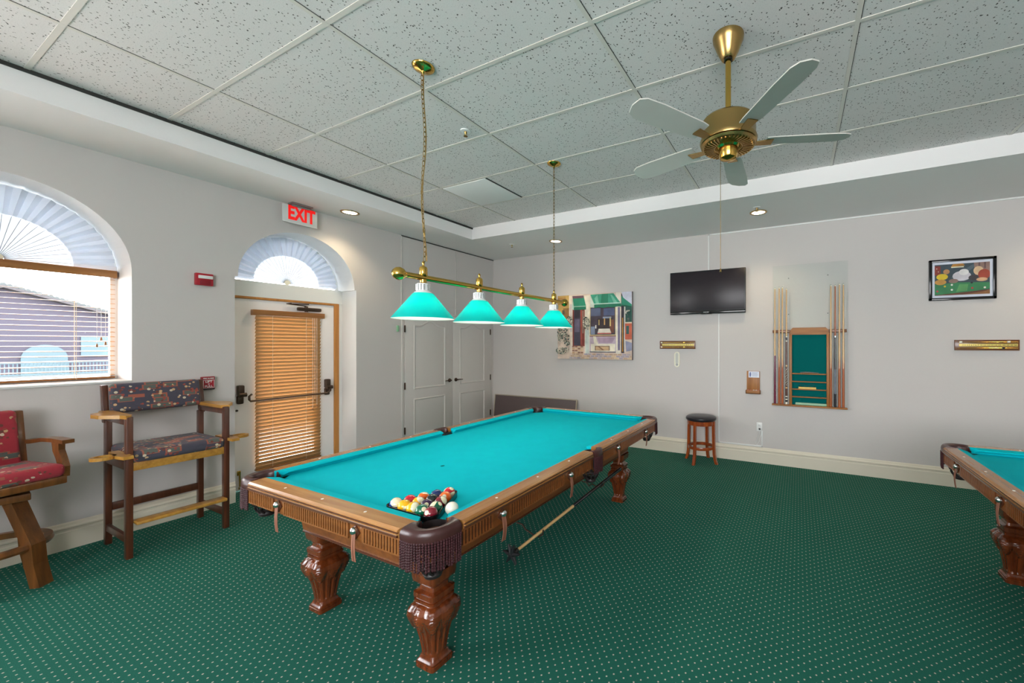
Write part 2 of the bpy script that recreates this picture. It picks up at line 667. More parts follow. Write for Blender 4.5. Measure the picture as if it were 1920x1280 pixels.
def lettering(text, name, m, parent, loc, rot, size, depth=0.001, align='CENTER', bold=0.0, sx_=1.0):
    cu = bpy.data.curves.new(name, 'FONT')
    cu.body = text
    cu.size = size
    cu.extrude = depth
    cu.align_x = align
    cu.align_y = 'CENTER'
    cu.offset = bold
    tmp = bpy.data.objects.new(name, cu)
    COL.objects.link(tmp)
    dg = bpy.context.evaluated_depsgraph_get()
    me = bpy.data.meshes.new_from_object(tmp.evaluated_get(dg))
    bpy.data.objects.remove(tmp)
    me.materials.clear()
    me.materials.append(m)
    o = bpy.data.objects.new(name, me)
    COL.objects.link(o)
    o.location = loc
    o.rotation_euler = rot
    o.scale = (sx_, 1, 1)
    if parent:
        o.parent = parent
    return o


ROT_LEFT = (PI / 2, 0, PI / 2)      # text read on the left wall
ROT_BACK = (PI / 2, 0, 0)           # text read on the back wall
XL, YB = -5.09, 5.50                # left wall plane, back wall plane
XR, YF = 4.60, -3.30                # right wall, wall behind the camera
ZS, ZC = 3.13, 3.30                 # soffit and tile heights


def arc(cy_, cz, r, a0, a1, n):
    return [(cy_ + r * math.cos(a0 + (a1 - a0) * i / n), cz + r * math.sin(a0 + (a1 - a0) * i / n)) for i in range(n + 1)]

# ================================================================== room shell
m = MB()
m.add([(XL - 0.4, YF, 0), (XR, YF, 0), (XR, YB, 0), (XL - 0.4, YB, 0)], [[0, 1, 2, 3]])
struct(m.build('floor', M['carpet']))

WY0, WY1, WSILL, WSPR, WR, WC = -0.014, 1.196, 1.27, 2.20, 0.605, 0.591
DY0, DY1, DSPR, DR, DC = 1.86, 3.04, 2.265, 0.567, 2.45
XIN = -5.47
warc = arc(WC, WSPR, WR, 0, PI, 28)
darc = arc(DC, DSPR, DR, 0, PI, 28)
m = MB()


def wq(y0, z0, y1, z1):
    m.add([(XL, y0, z0), (XL, y1, z0), (XL, y1, z1), (XL, y0, z1)], [[0, 1, 2, 3]])


OY0, OY1, OZ0, OZ1 = -3.1, -0.6, 0.75, 2.85      # unseen opening added to the left wall for more daylight
wq(YF, 0, OY0, ZS)
wq(OY1, 0, WY0, ZS)
wq(OY0, 0, OY1, OZ0)
wq(OY0, OZ1, OY1, ZS)
wq(WY0, 0, WY1, WSILL)
wq(WY1, 0, DY0, ZS)
wq(DY1, 0, YB, ZS)
wq(DY0, DSPR, DC - DR, ZS)
wq(DC + DR, DSPR, DY1, ZS)
for ar in (warc, darc):
    for p, q in zip(ar[:-1], ar[1:]):
        m.add([(XL, p[0], p[1]), (XL, q[0], q[1]), (XL, q[0], ZS), (XL, p[0], ZS)], [[0, 1, 2, 3]])
struct(m.build('wall_left', M['wall']))
m = MB()
wpath = [(WY1, WSILL)] + warc + [(WY0, WSILL)]
opath = [(OY0, OZ0), (OY1, OZ0), (OY1, OZ1), (OY0, OZ1)]
dpath = [(DY1, 0.0), (DY1, DSPR)] + darc + [(DY0, DSPR), (DY0, 0.0)]
for path, closed in ((wpath, True), (opath, True), (dpath, False)):
    n = len(path)
    for i in range(n if closed else n - 1):
        p, q = path[i], path[(i + 1) % n]
        m.add([(XL, *p), (XL, *q), (XIN, *q), (XIN, *p)], [[0, 1, 2, 3]], None, True)
struct(m.build('trim_1', M['white'], angle=30))

m = MB()
m.add([(XL, YB, 0), (XR, YB, 0), (XR, YB, ZS), (XL, YB, ZS)], [[0, 1, 2, 3]])
struct(m.build('wall_back', M['wall']))


def holed(a0, a1, b0, b1, z0, z1, f):
    mm = MB()
    for (p, q, r, t) in ((a0, 0, b0, ZC), (b1, 0, a1, ZC), (b0, 0, b1, z0), (b0, z1, b1, ZC)):
        mm.add([f(p, q), f(r, q), f(r, t), f(p, t)], [[0, 1, 2, 3]])
    return mm


m = MB()
m.add([(XR, YF, 0), (XR, YB, 0), (XR, YB, ZC), (XR, YF, ZC)], [[0, 1, 2, 3]])
struct(m.build('wall_right', M['wall']))
struct(holed(XL, XR, -1.0, 2.6, 0.9, 3.0, lambda a, z: (a, YF, z)).build('wall_front', M['wall']))  # unseen opening added in this wall as daylight fill

TX, TY = -4.36, 4.27
m = MB()
m.add([(TX, YF, ZC), (XR, YF, ZC), (XR, TY, ZC), (TX, TY, ZC)], [[0, 1, 2, 3]])
struct(m.build('ceiling', M['tile']))
m = MB()
m.add([(XL, YF, ZS), (TX, YF, ZS), (TX, TY, ZS), (XR, TY, ZS), (XR, YB, ZS), (XL, YB, ZS)], [[0, 1, 2, 5], [2, 3, 4, 5]])
m.add([(TX, YF, ZS), (TX, TY, ZS), (TX, TY, ZC), (TX, YF, ZC)], [[0, 1, 2, 3]])
m.add([(TX, TY, ZS), (XR, TY, ZS), (XR, TY, ZC), (TX, TY, ZC)], [[0, 1, 2, 3]])
struct(m.build('ceiling_border', M['soffit']))
m = MB()
for gx in (-3.57, -2.285, -1.0, 0.285, 1.57, 2.855, 4.14):
    m.bb((gx - 0.012, YF, ZC - 0.004), (gx + 0.012, TY, ZC + 0.01))
    m.bb((gx + 0.012, YF, ZC - 0.0015), (gx + 0.016, TY, ZC + 0.01), M['dark_gap'])
k = -6
while True:
    gy = 0.60 + 0.607 * k
    k += 1
    if gy > TY - 0.05:
        break
    if gy > YF + 0.05:
        m.bb((TX, gy - 0.012, ZC - 0.0035), (XR, gy + 0.012, ZC + 0.01))
struct(m.build('trim_2', M['tbar']))
m = MB()
m.bb((TX, YF, ZC - 0.022), (TX + 0.014, TY, ZC), M['dark_gap'])  # dark strip draws the shadow gap along the tray's top edge
struct(m.build('trim_3', M['dark_gap']))

# baseboards: moulded profile (distance from wall, height)
BP = [(0, 0), (0.018, 0), (0.018, 0.135), (0.013, 0.142), (0.013, 0.156), (0.021, 0.162), (0.021, 0.172), (0.013, 0.182), (0.009, 0.198), (0.003, 0.206), (0, 0.206)]


def baseboard(name, a, b):
    # plan points a -> b, room on the left hand side
    a, b = Vector(a), Vector(b)
    d = (b - a).normalized()
    nrm = Vector((-d.y, d.x))
    mm = MB()
    vs_ = [(p.x + nrm.x * q, p.y + nrm.y * q, z) for p in (a, b) for q, z in BP]
    n = len(BP)
    fs = [[i, (i + 1) % n, n + (i + 1) % n, n + i] for i in range(n)] + [list(range(n)), list(range(n, 2 * n))]
    mm.add(vs_, fs)
    return struct(mm.build(name, M['trim']))


# ================================================================== left: arched window
win = thing('window_1', 'arched window with a fan shade over a wooden slat blind in the left wall', 'window', (-5.44, WC, WSILL))
struct(win)
del win['category']


def arch_frame(r_out, r_in, x0, x1, base_drop, m_, name, parent, cz, n=28):
    mm = MB()
    ao = [(r_out, -base_drop)] + arc(0, 0, r_out, 0, PI, n) + [(-r_out, -base_drop)]
    ai = [(r_in, -base_drop)] + arc(0, 0, r_in, 0, PI, n) + [(-r_in, -base_drop)]
    for i in range(len(ao) - 1):
        A, B, C_, D_ = ao[i], ao[i + 1], ai[i + 1], ai[i]
        v = [(x0, A[0], A[1] + cz), (x0, B[0], B[1] + cz), (x0, C_[0], C_[1] + cz), (x0, D_[0], D_[1] + cz),
             (x1, A[0], A[1] + cz), (x1, B[0], B[1] + cz), (x1, C_[0], C_[1] + cz), (x1, D_[0], D_[1] + cz)]
        mm.add(v, [[0, 1, 2, 3], [7, 6, 5, 4], [0, 4, 5, 1], [3, 2, 6, 7]])
    return mm.build(name, m_, parent)


arch_frame(0.606, 0.565, -0.045, 0.0, WSPR - WSILL, M['white'], 'window_frame', win, WSPR - WSILL)
m = MB()
m.bb((-0.045, -0.565, 0), (0, 0.565, 0.03))
m.bb((-0.04, -0.565, WSPR - WSILL - 0.03), (-0.005, 0.565, WSPR - WSILL + 0.02))
m.bb((-0.04, -0.022, 0.03), (-0.008, 0.022, WSPR - WSILL - 0.03))
m.build('window_rail', M['white'], win)
m = MB()
m.add([(-0.03, -0.58, 0.02), (-0.03, 0.58, 0.02), (-0.03, 0.58, 0.92), (-0.03, -0.58, 0.92)], [[0, 1, 2, 3]])
am = [(-0.03, y, z + WSPR - WSILL) for y, z in arc(0, 0, 0.58, 0, PI, 28)]
m.add(am, [list(range(len(am)))])
m.build('pane', M['glass'], win)
m = MB()
m.bb((-5.47, WY0 + 0.002, WSILL - 0.012), (XL + 0.012, WY1 - 0.002, WSILL + 0.006), None, 0.005)
struct(m.build('window_sill', M['white']))


def fan_shade(name, label, x, yc, zc, R, n, group):
    t = thing(name, label, 'shade', (x, yc, zc), 0, group)
    for part, r0, r1, xo in (('pleated_fan', 0.03, R, 0.0), ('pleated_border', R * 0.60, R - 0.004, 0.022)):
        mm = MB()
        v, f = [], []
        for i in range(2 * n + 1):
            a = PI * i / (2 * n)
            dx = 0.016 if i % 2 else -0.016
            for r in (r0, (r0 + r1) / 2, r1):
                k_ = (r / R)
                v.append((xo + dx * k_ + (0.006 * math.sin(i * 1.7) * k_), r * math.cos(a), r * math.sin(a)))
        for i in range(2 * n):
            for q in range(2):
                a_ = i * 3 + q
                f.append([a_, a_ + 1, a_ + 4, a_ + 3])
        mm.add(v, f)
        o = mm.build(part, M['pleat'], t)
    mm = MB()
    for i in range(1, 2 * n, 2):  # grey rods draw the pleat lines that light alone barely shows
        a = PI * i / (2 * n)
        mm.tube([(0.003, 0.03 * math.cos(a), 0.03 * math.sin(a)), (0.018 * 0.6, R * 0.6 * math.cos(a), R * 0.6 * math.sin(a))], 0.0022, None, 5)
    mm.build('pleat_lines', M['pleat_line'], t)
    mm = MB()
    mm.lathe([(0.001, -0.004), (0.03, -0.004), (0.028, 0.012), (0.001, 0.014)], None, (0.0, 0, 0.012), 16, 'x')
    mm.build('fan_hub', M['ivory'], t)
    return t


fan_shade('arched_shade', 'large white pleated sunburst shade over the left window blind', -5.418, WC + 0.03, 2.222, 0.562, 26, 'pleated sunburst shades')
fan_shade('arched_shade', 'smaller white pleated sunburst shade above the exit door', -5.425, DC, 2.29, 0.530, 24, 'pleated sunburst shades')


def blind(name, label, loc, w, top, bottom, nslat, tilt, depth, valw, slat_m, group, cords):
    t = thing(name, label, 'blind', loc, 0, group)
    mm = MB()
    mm.box((0.03, 0, top - 0.027), (0.016, valw, 0.062), None, 0.004)
    for sg in (-1, 1):
        mm.box((0.002, sg * (valw / 2 - 0.006), top - 0.027), (0.05, 0.012, 0.062), None, 0.003)
    mm.build('valance', M['valance'], t)
    mm = MB()
    z0, z1 = bottom + 0.03, top - 0.075
    for i in range(nslat):
        z = z1 + (z0 - z1) * i / (nslat - 1)
        mm.box((0, 0, z), (depth, w, 0.0032), None, 0, (0, tilt, 0))
    mm.build('slats', slat_m, t)
    mm = MB()
    mm.box((0, 0, bottom + 0.008), (depth, w, 0.017), None, 0.004)
    mm.build('bottom_rail', M['valance'], t)
    for cyy in cords:
        mm = MB()
        hx = depth * 0.5 * math.cos(tilt) + 0.003
        mm.tube([(hx, cyy, top - 0.05), (hx, cyy, bottom + 0.004), (-hx, cyy, bottom + 0.004), (-hx, cyy, top - 0.05)], 0.0016, None, 5)
        mm.build('ladder_cord', M['cord'], t)
    mm = MB()
    for k_, (oy, ln) in enumerate(((0.0, 0.62), (0.022, 0.56), (0.045, 0.6))):
        yy = w / 2 - 0.10 + oy
        L_ = (top - bottom) * ln
        mm.tube([(0.034, yy, top - 0.055), (0.036, yy, top - 0.055 - L_)], 0.0016, None, 5)
        mm.lathe([(0.001, 0.03), (0.004, 0.028), (0.008, 0.004), (0.001, 0)], M['valance'], (0.036, yy, top - 0.055 - L_ - 0.03), 10)
    mm.build('pull_cord', None, t)
    return t


blind('wooden_blind', 'open wooden slat blind across the left window', (-5.415, WC, 0), 1.165, 2.215, 1.285, 21, 0.10, 0.048, 1.185, M['blind_wood2'], 'wooden slat blinds', (-0.4, 0.38))
blind('wooden_blind', 'tightly closed honey wooden blind hanging on the exit door', (-5.375, 2.455, 0), 0.638, 1.955, 0.185, 43, -1.0, 0.050, 0.705, M['blind_wood'], 'wooden slat blinds', (-0.17, 0.16))

# ================================================================== left: exit door in its arched recess
m = MB()
m.bb((XIN, DY0 + 0.001, 2.10), (-5.385, DY1 - 0.001, 2.272), None)
m.bb((XIN, 3.0, 0), (-5.395, DY1 - 0.001, 2.10))
m.bb((XIN, DY0 + 0.001, 0), (-5.395, 1.90, 2.10))
struct(m.build('trim_4', M['white']))
m = MB()
m.bb((XIN, 2.945, 0), (-5.385, 3.0, 2.10), None, 0.004)
m.bb((XIN, 1.90, 0), (-5.385, 1.955, 2.10), None, 0.004)
m.bb((XIN, 1.955, 2.074), (-5.385, 2.945, 2.10), None, 0.004)
struct(m.build('trim_5', M['jamb_wood']))
arch_frame(0.567, 0.525, -5.468, -5.43, 0.0, M['white'], 'trim_6', None, 2.272).location = (0, DC, 0)
struct(bpy.data.objects['trim_6'])
m = MB()
am = [(-5.45, y + DC, z + 2.272) for y, z in arc(0, 0, 0.54, 0, PI, 28)]
m.add(am, [list(range(len(am)))])
struct(m.build('window_2', M['glass']))

door = thing('door_1', 'off-white exit door with a panic bar', 'door', (-5.425, 2.45, 0))
del door['category']
struct(door)
m = MB()
y0, y1 = -0.494, 0.494
gy0, gy1, gz0, gz1 = -0.27, 0.27, 0.24, 1.86
for a, b in (((y0, 0.012), (gy0, 2.072)), ((gy1, 0.012), (y1, 2.072)), ((gy0, 0.012), (gy1, gz0)), ((gy0, gz1), (gy1, 2.072))):
    m.bb((-0.022, a[0], a[1]), (0.022, b[0], b[1]))
m.build('door_panel', M['door_paint'], door)
m = MB()
m.add([(0, gy0, gz0), (0, gy1, gz0), (0, gy1, gz1), (0, gy0, gz1)], [[0, 1, 2, 3]])
m.build('pane', M['glass'], door)
m = MB()
m.tube([(0.115, -0.37, 1.04), (0.125, -0.395, 1.02), (0.125, -0.395, 0.985), (0.125, -0.385, 0.968), (0.125, 0.365, 0.972), (0.125, 0.40, 1.0), (0.11, 0.41, 1.04)], 0.011, None, 8)
m.build('panic_bar', M['brass_dark'], door)
for nm, yy in (('bar_mount', 0.405), ('bar_mount', -0.44)):
    m = MB()
    m.box((0.05, yy, 1.085), (0.06, 0.055, 0.11), None, 0.012)
    m.box((0.04, yy, 0.985), (0.04, 0.055, 0.09), None, 0.012)
    m.lathe([(0.001, -0.03), (0.022, -0.03), (0.022, 0.03), (0.001, 0.03)], None, (0.10, yy, 1.04), 14, 'y')
    m.build(nm, M['brass_dark'], door)
m = MB()
m.box((0.05, 0.205, 2.0), (0.05, 0.25, 0.042), None, 0.012)
m.lathe([(0.001, -0.032), (0.018, -0.032), (0.018, 0.036), (0.001, 0.036)], None, (0.055, 0.17, 2.0), 14)
m.build('door_closer', M['brass_dark'], door)
m = MB()
m.tube([(0.055, 0.17, 2.038), (0.06, -0.03, 2.05), (0.05, 0.02, 2.06)], 0.006, None, 6)
m.tube([(0.055, -0.03, 2.05), (0.05, 0.20, 2.062)], 0.006, None, 6)
m.build('closer_arm', M['brass_dark'], door)
m = MB()
m.box((0.028, -0.445, 0.20), (0.012, 0.03, 0.05), None, 0.004)
m.tube([(0.045, -0.445, 0.20), (0.055, -0.445, 0.06)], 0.008, None, 8)
m.lathe([(0.001, 0), (0.013, 0), (0.014, 0.02), (0.001, 0.022)], None, (0.055, -0.445, 0.035), 12)
m.build('kick_stop', M['brass'], door)
m = MB()
m.lathe([(0.001, 0), (0.012, 0), (0.01, 0.008), (0.001, 0.008)], None, (0.022, -0.46, 0.87), 12, 'x')
m.build('lock_cylinder', M['brass_dark'], door)

baseboard('baseboard_left', (XL, DY0), (XL, YF))
baseboard('baseboard_corner', (XL, 3.64), (XL, DY1))
baseboard('baseboard_back', (XR, YB), (XL, YB))

# ================================================================== left: closet double doors
for i, (y0, y1, hs) in enumerate(((3.70, 4.543, -1), (4.549, 5.392, 1))):
    d = thing('door_%d' % (i + 2), ('left', 'right')[i] + ' leaf of the grey-white panelled closet doors', 'door', (XL, (y0 + y1) / 2, 0))
    del d['category']
    struct(d)
    hw = (y1 - y0) / 2
    m = MB()
    m.bb((0.002, -hw, 0.012), (0.022, hw, 2.02), None, 0.002)
    m.build('door_panel', M['closet_paint'], d)
    pw = hw - 0.14
    sec = [(0.0, 0.0), (0.004, 0.008), (0.012, 0.010), (0.022, 0.004), (0.028, 0.0)]
    # arched upper panel and square lower panel
    top = []
    for k in range(17):
        u_ = -1 + 2 * k / 16
        sh = 0.5 + 0.5 * math.cos(PI * min(1, abs(u_) / 0.72))
        top.append((0.022, u_ * pw, 1.86 + 0.075 * sh))
    up = [(0.022, pw, 0.92), (0.022, -pw, 0.92)][::-1] + top[::-1]
    up = [(0.022, -pw, 0.92)] + top + [(0.022, pw, 0.92)]
    lo_ = [(0.022, -pw, 0.24), (0.022, -pw, 0.78), (0.022, pw, 0.78), (0.022, pw, 0.24)]
    for pth in (up, lo_):
        m = MB()
        m.sweep(pth, sec, True, None, (1, 0, 0))
        m.build('panel_moulding', M['closet_paint'], d)
    for hz in (0.34, 0.98, 1.80):
        m = MB()
        m.box((0.026, hs * (hw + 0.004), hz), (0.012, 0.018, 0.10), None, 0.002)
        m.build('hinge', M['brass_dark'], d)
    m = MB()
    m.lathe([(0.001, 0), (0.030, 0), (0.028, 0.01), (0.012, 0.016), (0.011, 0.045), (0.001, 0.046)], None, (0.022, -hs * (hw - 0.06), 1.0), 18, 'x')
    m.tube([(0.062, -hs * (hw - 0.06), 1.0), (0.066, -hs * (hw - 0.10), 1.003), (0.062, -hs * (hw - 0.17), 0.998)], [0.009, 0.0085, 0.006], None, 8)
    m.build('lever_handle', M['brass_dark'], d)
m = MB()
for a, b in (((3.655, 0.0), (3.695, 2.06)), ((5.397, 0.0), (5.435, 2.06)), ((3.655, 2.026), (5.435, 2.06))):
    m.bb((XL, a[0], a[1]), (XL + 0.016, b[0], b[1]), None, 0.004)
m.bb((XL, 3.655, 2.155), (XL + 0.012, 5.46, 2.17))
for yy in (3.657, 4.62, 5.49):
    m.bb((XL, yy, 2.06), (XL + 0.010, yy + 0.008, ZS - 0.01))
m.bb((XL, 3.657, ZS - 0.014), (XL + 0.012, 5.49, ZS - 0.004), M['dark_gap'])
struct(m.build('trim_7', M['closet_paint']))

# ================================================================== left wall fittings
t = thing('exit_sign', 'edge-lit sign with red EXIT letters hanging over the arched door', 'sign', (-5.02, 2.39, 3.02))
m = MB()
m.box((0.01, 0, 0.103), (0.10, 0.20, 0.014), None, 0.003)
m.box((0.006, 0, 0.086), (0.03, 0.17, 0.022), None, 0.003)
m.build('canopy', M['grey_metal'], t)
m = MB()
m.box((0, 0, -0.012), (0.010, 0.335, 0.182), None, 0.002)
m.build('plate', M['exit_plate'], t)
m = MB()
m.box((0.004, 0, -0.106), (0.016, 0.335, 0.008), None, 0.002)
m.build('edge_strip', M['white_plastic'], t)
lettering('EXIT', 'lettering', M['exit_red'], t, (0.0065, 0.012, -0.004), ROT_LEFT, 0.205, 0.0012, 'CENTER', 0.008, 0.62)

t = thing('alarm_strobe', 'red fire alarm strobe high on the left wall', 'alarm', (XL, 1.63, 2.19), 0)
m = MB()
m.box((0.02, 0, 0), (0.038, 0.122, 0.112), None, 0.006)
m.build('housing', M['red'], t)
m = MB()
m.box((0.041, 0.006, 0.022), (0.012, 0.10, 0.03), None, 0.004)
m.build('strobe_lens', M['white_plastic'], t)
m = MB()
m.box((0.041, 0.004, -0.026), (0.01, 0.075, 0.045), None, 0.004)
m.build('horn_grille', M['red_dark'], t)

t = thing('alarm_pull_station', 'red pull station lettered LIFT and PULL beside the exit door', 'alarm', (XL, 1.656, 1.21), 0)
m = MB()
m.box((0.02, 0, 0), (0.038, 0.092, 0.124), None, 0.005)
m.build('housing', M['red_dark'], t)
m = MB()
m.box((0.041, 0, -0.008), (0.006, 0.078, 0.074), None, 0.003)
m.build('lift_cover', M['red'], t)
m = MB()
for (a, b) in (((-0.039, -0.046), (-0.036, 0.03)), ((0.036, -0.046), (0.039, 0.03)), ((-0.039, -0.046), (0.039, -0.043)), ((-0.039, 0.027), (0.039, 0.030))):
    m.bb((0.043, a[0], a[1]), (0.0448, b[0], b[1]))
m.build('white_border', M['white_plastic'], t)
lettering('FIRE ALARM', 'lettering', M['white_plastic'], t, (0.0395, 0, 0.045), ROT_LEFT, 0.014, 0.0006, 'CENTER', 0.0004)
lettering('LIFT', 'lettering', M['white_plastic'], t, (0.0445, 0, 0.014), ROT_LEFT, 0.026, 0.0006, 'CENTER', 0.0008)
lettering('PULL', 'lettering', M['white_plastic'], t, (0.0445, 0, -0.030), ROT_LEFT, 0.026, 0.0006, 'CENTER', 0.0008)
m = MB()
m.prism([(-0.008, -0.004), (0.008, -0.004), (0, -0.014)], 0.0442, 0.0452, 'x')
m.build('arrow', M['white_plastic'], t)
m = MB()
m.box((0.024, 0, -0.056), (0.036, 0.086, 0.012), None, 0.003)
m.build('base_lip', M['black'], t)

t = tag(MB().box((0.010, 0, 0), (0.018, 0.03, 0.085), None, 0.003).build('wall_switch', M['green_tag']), 'slim pale green key switch on the wall left of the closet doors', 'switch')
t.location = (XL, 3.60, 1.80)

# ================================================================== ceiling fittings
def downlight(label, x, y, power):
    t = thing('downlight', label, 'ceiling light', (x, y, ZS), 0, 'recessed downlights in the soffit')
    m = MB()
    m.open_lathe([(0.098, -0.001), (0.096, -0.006), (0.076, -0.008), (0.072, -0.001)], None, (0, 0, 0), 32)
    m.build('trim_ring', M['brass_dull'], t)
    m = MB()
    m.lathe([(0.001, -0.0045), (0.05, -0.0045), (0.072, -0.002)], None, (0, 0, 0), 32)
    m.build('lens', M['lens'], t)
    ld = bpy.data.lights.new('downlight_lamp', 'SPOT')
    ld.energy = power
    ld.color = (1.0, 0.80, 0.52)
    ld.spot_size = math.radians(125)
    ld.spot_blend = 0.8
    ld.shadow_soft_size = 0.06
    lo = bpy.data.objects.new('downlight_lamp', ld)
    COL.objects.link(lo)
    lo.parent = t
    lo.location = (0, 0, -0.03)
    return t


DL = 22
downlight('lit recessed downlight in the left soffit just past the exit sign', -4.76, 2.77, DL)
downlight('lit recessed downlight in the back soffit, above the television', -0.425, 4.844, DL)
downlight('lit recessed downlight in the back soffit, above the cafe painting', -3.297, 4.882, DL)
downlight('recessed downlight past the right edge of the photo in the back soffit', 2.45, 4.86, DL)


def sprinkler(label, x, y, z, s_=1.0):
    t = thing('sprinkler_head', label, 'sprinkler', (x, y, z), 0, 'fire sprinkler heads')
    m = MB()
    m.lathe([(0.001, 0), (0.040, 0), (0.038, -0.006), (0.018, -0.009), (0.001, -0.009)], None, (0, 0, 0), 24)
    m.build('escutcheon', M['white_plastic'], t)
    m = MB()
    m.lathe([(0.012, -0.008), (0.010, -0.02), (0.003, -0.03), (0.003, -0.042), (0.016, -0.043), (0.016, -0.046), (0.001, -0.047)], None, (0, 0, 0), 12)
    for sg in (-1, 1):
        m.tube([(sg * 0.01, 0, -0.012), (sg * 0.014, 0, -0.028), (sg * 0.003, 0, -0.042)], 0.002, None, 6)
    m.build('deflector', M['brass_dull'], t)


sprinkler('white sprinkler head on the tiled ceiling near the lamp chain', -2.42, 2.30, ZC - 0.0005)
sprinkler('small sprinkler head in the back soffit near the corner', -4.015, 4.746, ZS - 0.0005)
sprinkler('sprinkler head in the back soffit just behind a downlight', -0.425, 4.66, ZS - 0.0005)
m = MB()
m.box((0, 0, 0), (0.615, 0.575, 0.008), None, 0.002)
t = tag(m.build('ceiling_vent', M['white_plastic']), 'plain white vent panel laid flush among the ceiling tiles', 'vent')
t.location = (-3.235, 3.33, ZC - 0.0045)
m = MB()
m.box((0.318, 0, 0.002), (0.014, 0.575, 0.006), None)
o = m.build('vent_slot', M['dark_gap'], t)

# ================================================================== pool tables
HX, HY = 0.81, 1.415


def carved_leg():
    ks = [(0.0, 0.064), (0.020, 0.064), (0.022, 0.060), (0.030, 0.060), (0.036, 0.054), (0.045, 0.050), (0.055, 0.0475), (0.07, 0.048), (0.10, 0.052),
          (0.14, 0.059), (0.18, 0.068), (0.21, 0.078), (0.24, 0.090), (0.262, 0.095), (0.285, 0.092), (0.303, 0.080), (0.314, 0.066),
          (0.318, 0.064), (0.320, 0.070), (0.332, 0.070), (0.334, 0.064), (0.343, 0.064), (0.345, 0.072), (0.368, 0.072), (0.370, 0.062),
          (0.378, 0.052), (0.395, 0.049), (0.405, 0.056), (0.42, 0.060), (0.424, 0.074), (0.445, 0.078), (0.476, 0.078)]

    def half(z):
        for (za, ra), (zb, rb) in zip(ks[:-1], ks[1:]):
            if z <= zb:
                return ra + (rb - ra) * (z - za) / (zb - za)
        return ks[-1][1]
    zs = sorted(set([k[0] for k in ks] + [0.05 + 0.27 * i / 60 for i in range(61)]))
    N = 112
    v, f = [], []
    for z in zs:
        h = half(z)
        carve = 0.05 < z < 0.312
        sq = 9 if not carve else 4.2
        for i in range(N):
            a = 2 * PI * (i + 0.5) / N
            c, s_ = abs(math.cos(a)), abs(math.sin(a))
            rho = 1 / (c ** sq + s_ ** sq) ** (1 / sq)
            r = h * rho
            if carve:
                # hanging leaves on the shoulder, flutes below them
                q = (a * 8 / (2 * PI)) % 1.0
                u_ = abs(q - 0.5) * 2            # 0 leaf centre, 1 between leaves
                q = ((a + PI / 8) * 8 / (2 * PI)) % 1.0
                u_ = abs(q - 0.5) * 2
                tip = 0.182 + 0.075 * u_ ** 1.6
                if z > tip:
                    lf = min(1, (z - tip) / 0.010)
                    r += 0.011 * lf * (1 - 0.65 * u_ ** 2) - 0.0035 * lf * math.exp(-(u_ / 0.10) ** 2) + 0.0018 * lf * math.cos(z * 520 + u_ * 7) * (1 - u_)
                    if z > 0.285:
                        r -= 0.004 * lf * u_
                elif 0.062 < z:
                    e = min(1, (z - 0.062) / 0.012) * min(1, max(0, (tip - z) / 0.012))
                    r -= 0.0085 * e * max(0.0, math.cos(12 * a)) ** 0.7 * (h / 0.055)
            v.append((r * math.cos(a), r * math.sin(a), z))
    for k in range(len(zs) - 1):
        for i in range(N):
            j = (i + 1) % N
            f.append([k * N + i, k * N + j, (k + 1) * N + j, (k + 1) * N + i])
    f.append(list(range(N))[::-1])
    mm = MB()
    mm.add(v, f, None, True)
    return mm


LEG = None


def rail_piece(mm, side, a, b, ca, cb):
    """wood rail of one side from a to b along it; side: (axis, sign)"""
    ax, sg = side
    E = HX if ax == 'x' else HY
    prof = [(0.012, 0.775), (0.004, 0.786), (0.0, 0.793), (0.0, 0.798), (0.005, 0.802), (0.002, 0.806), (0.003, 0.812), (0.012, 0.820), (0.086, 0.820), (0.086, 0.775)]
    poly = [(sg * (E - t), z) for t, z in prof]
    # rounded outer corners at the ends
    n = len(prof)
    lo = [a + (0.02 * max(0, 1 - t / 0.03) if ca else 0) for t, z in prof]
    hi = [b - (0.02 * max(0, 1 - t / 0.03) if cb else 0) for t, z in prof]
    mm.prism(poly, lo, hi, 'y' if ax == 'x' else 'x')


def cushion(side, a, b, sa, sb):
    ax, sg = side
    E = HX if ax == 'x' else HY
    prof = [(0.086, 0.8195), (0.100, 0.8185), (0.132, 0.813), (0.138, 0.809), (0.137, 0.804), (0.120, 0.792), (0.112, 0.778), (0.086, 0.778)]
    mm = MB()
    poly = [(sg * (E - t), z) for t, z in prof]
    lo = [a + sa * (t - 0.086) / 0.052 for t, z in prof]
    hi = [b - sb * (t - 0.086) / 0.052 for t, z in prof]
    mm.prism(poly, lo, hi, 'y' if ax == 'x' else 'x')
    return mm


def corner_path(n=22):
    out, inn = [], []
    pts = [(0.632, -HY + 0.006), (0.680, -HY + 0.003)]
    for i in range(13):
        a = -PI / 2 + PI / 2 * i / 12
        pts.append((0.680 + 0.122 * math.cos(a), -1.290 + 0.122 * math.sin(a)))
    pts += [(0.803, -1.290), (HX - 0.005, -1.247)]
    # resample
    seg = [0]
    for p, q in zip(pts[:-1], pts[1:]):
        seg.append(seg[-1] + math.dist(p, q))
    for i in range(n + 1):
        d = seg[-1] * i / n
        for k in range(len(seg) - 1):
            if seg[k + 1] >= d - 1e-9:
                f_ = 0 if seg[k + 1] == seg[k] else (d - seg[k]) / (seg[k + 1] - seg[k])
                out.append((pts[k][0] + (pts[k + 1][0] - pts[k][0]) * f_, pts[k][1] + (pts[k + 1][1] - pts[k][1]) * f_))
                break
        a = math.radians(188 + 254 * i / n)
        inn.append((0.692 + 0.060 * math.cos(a), -1.297 + 0.060 * math.sin(a)))
    return out, inn


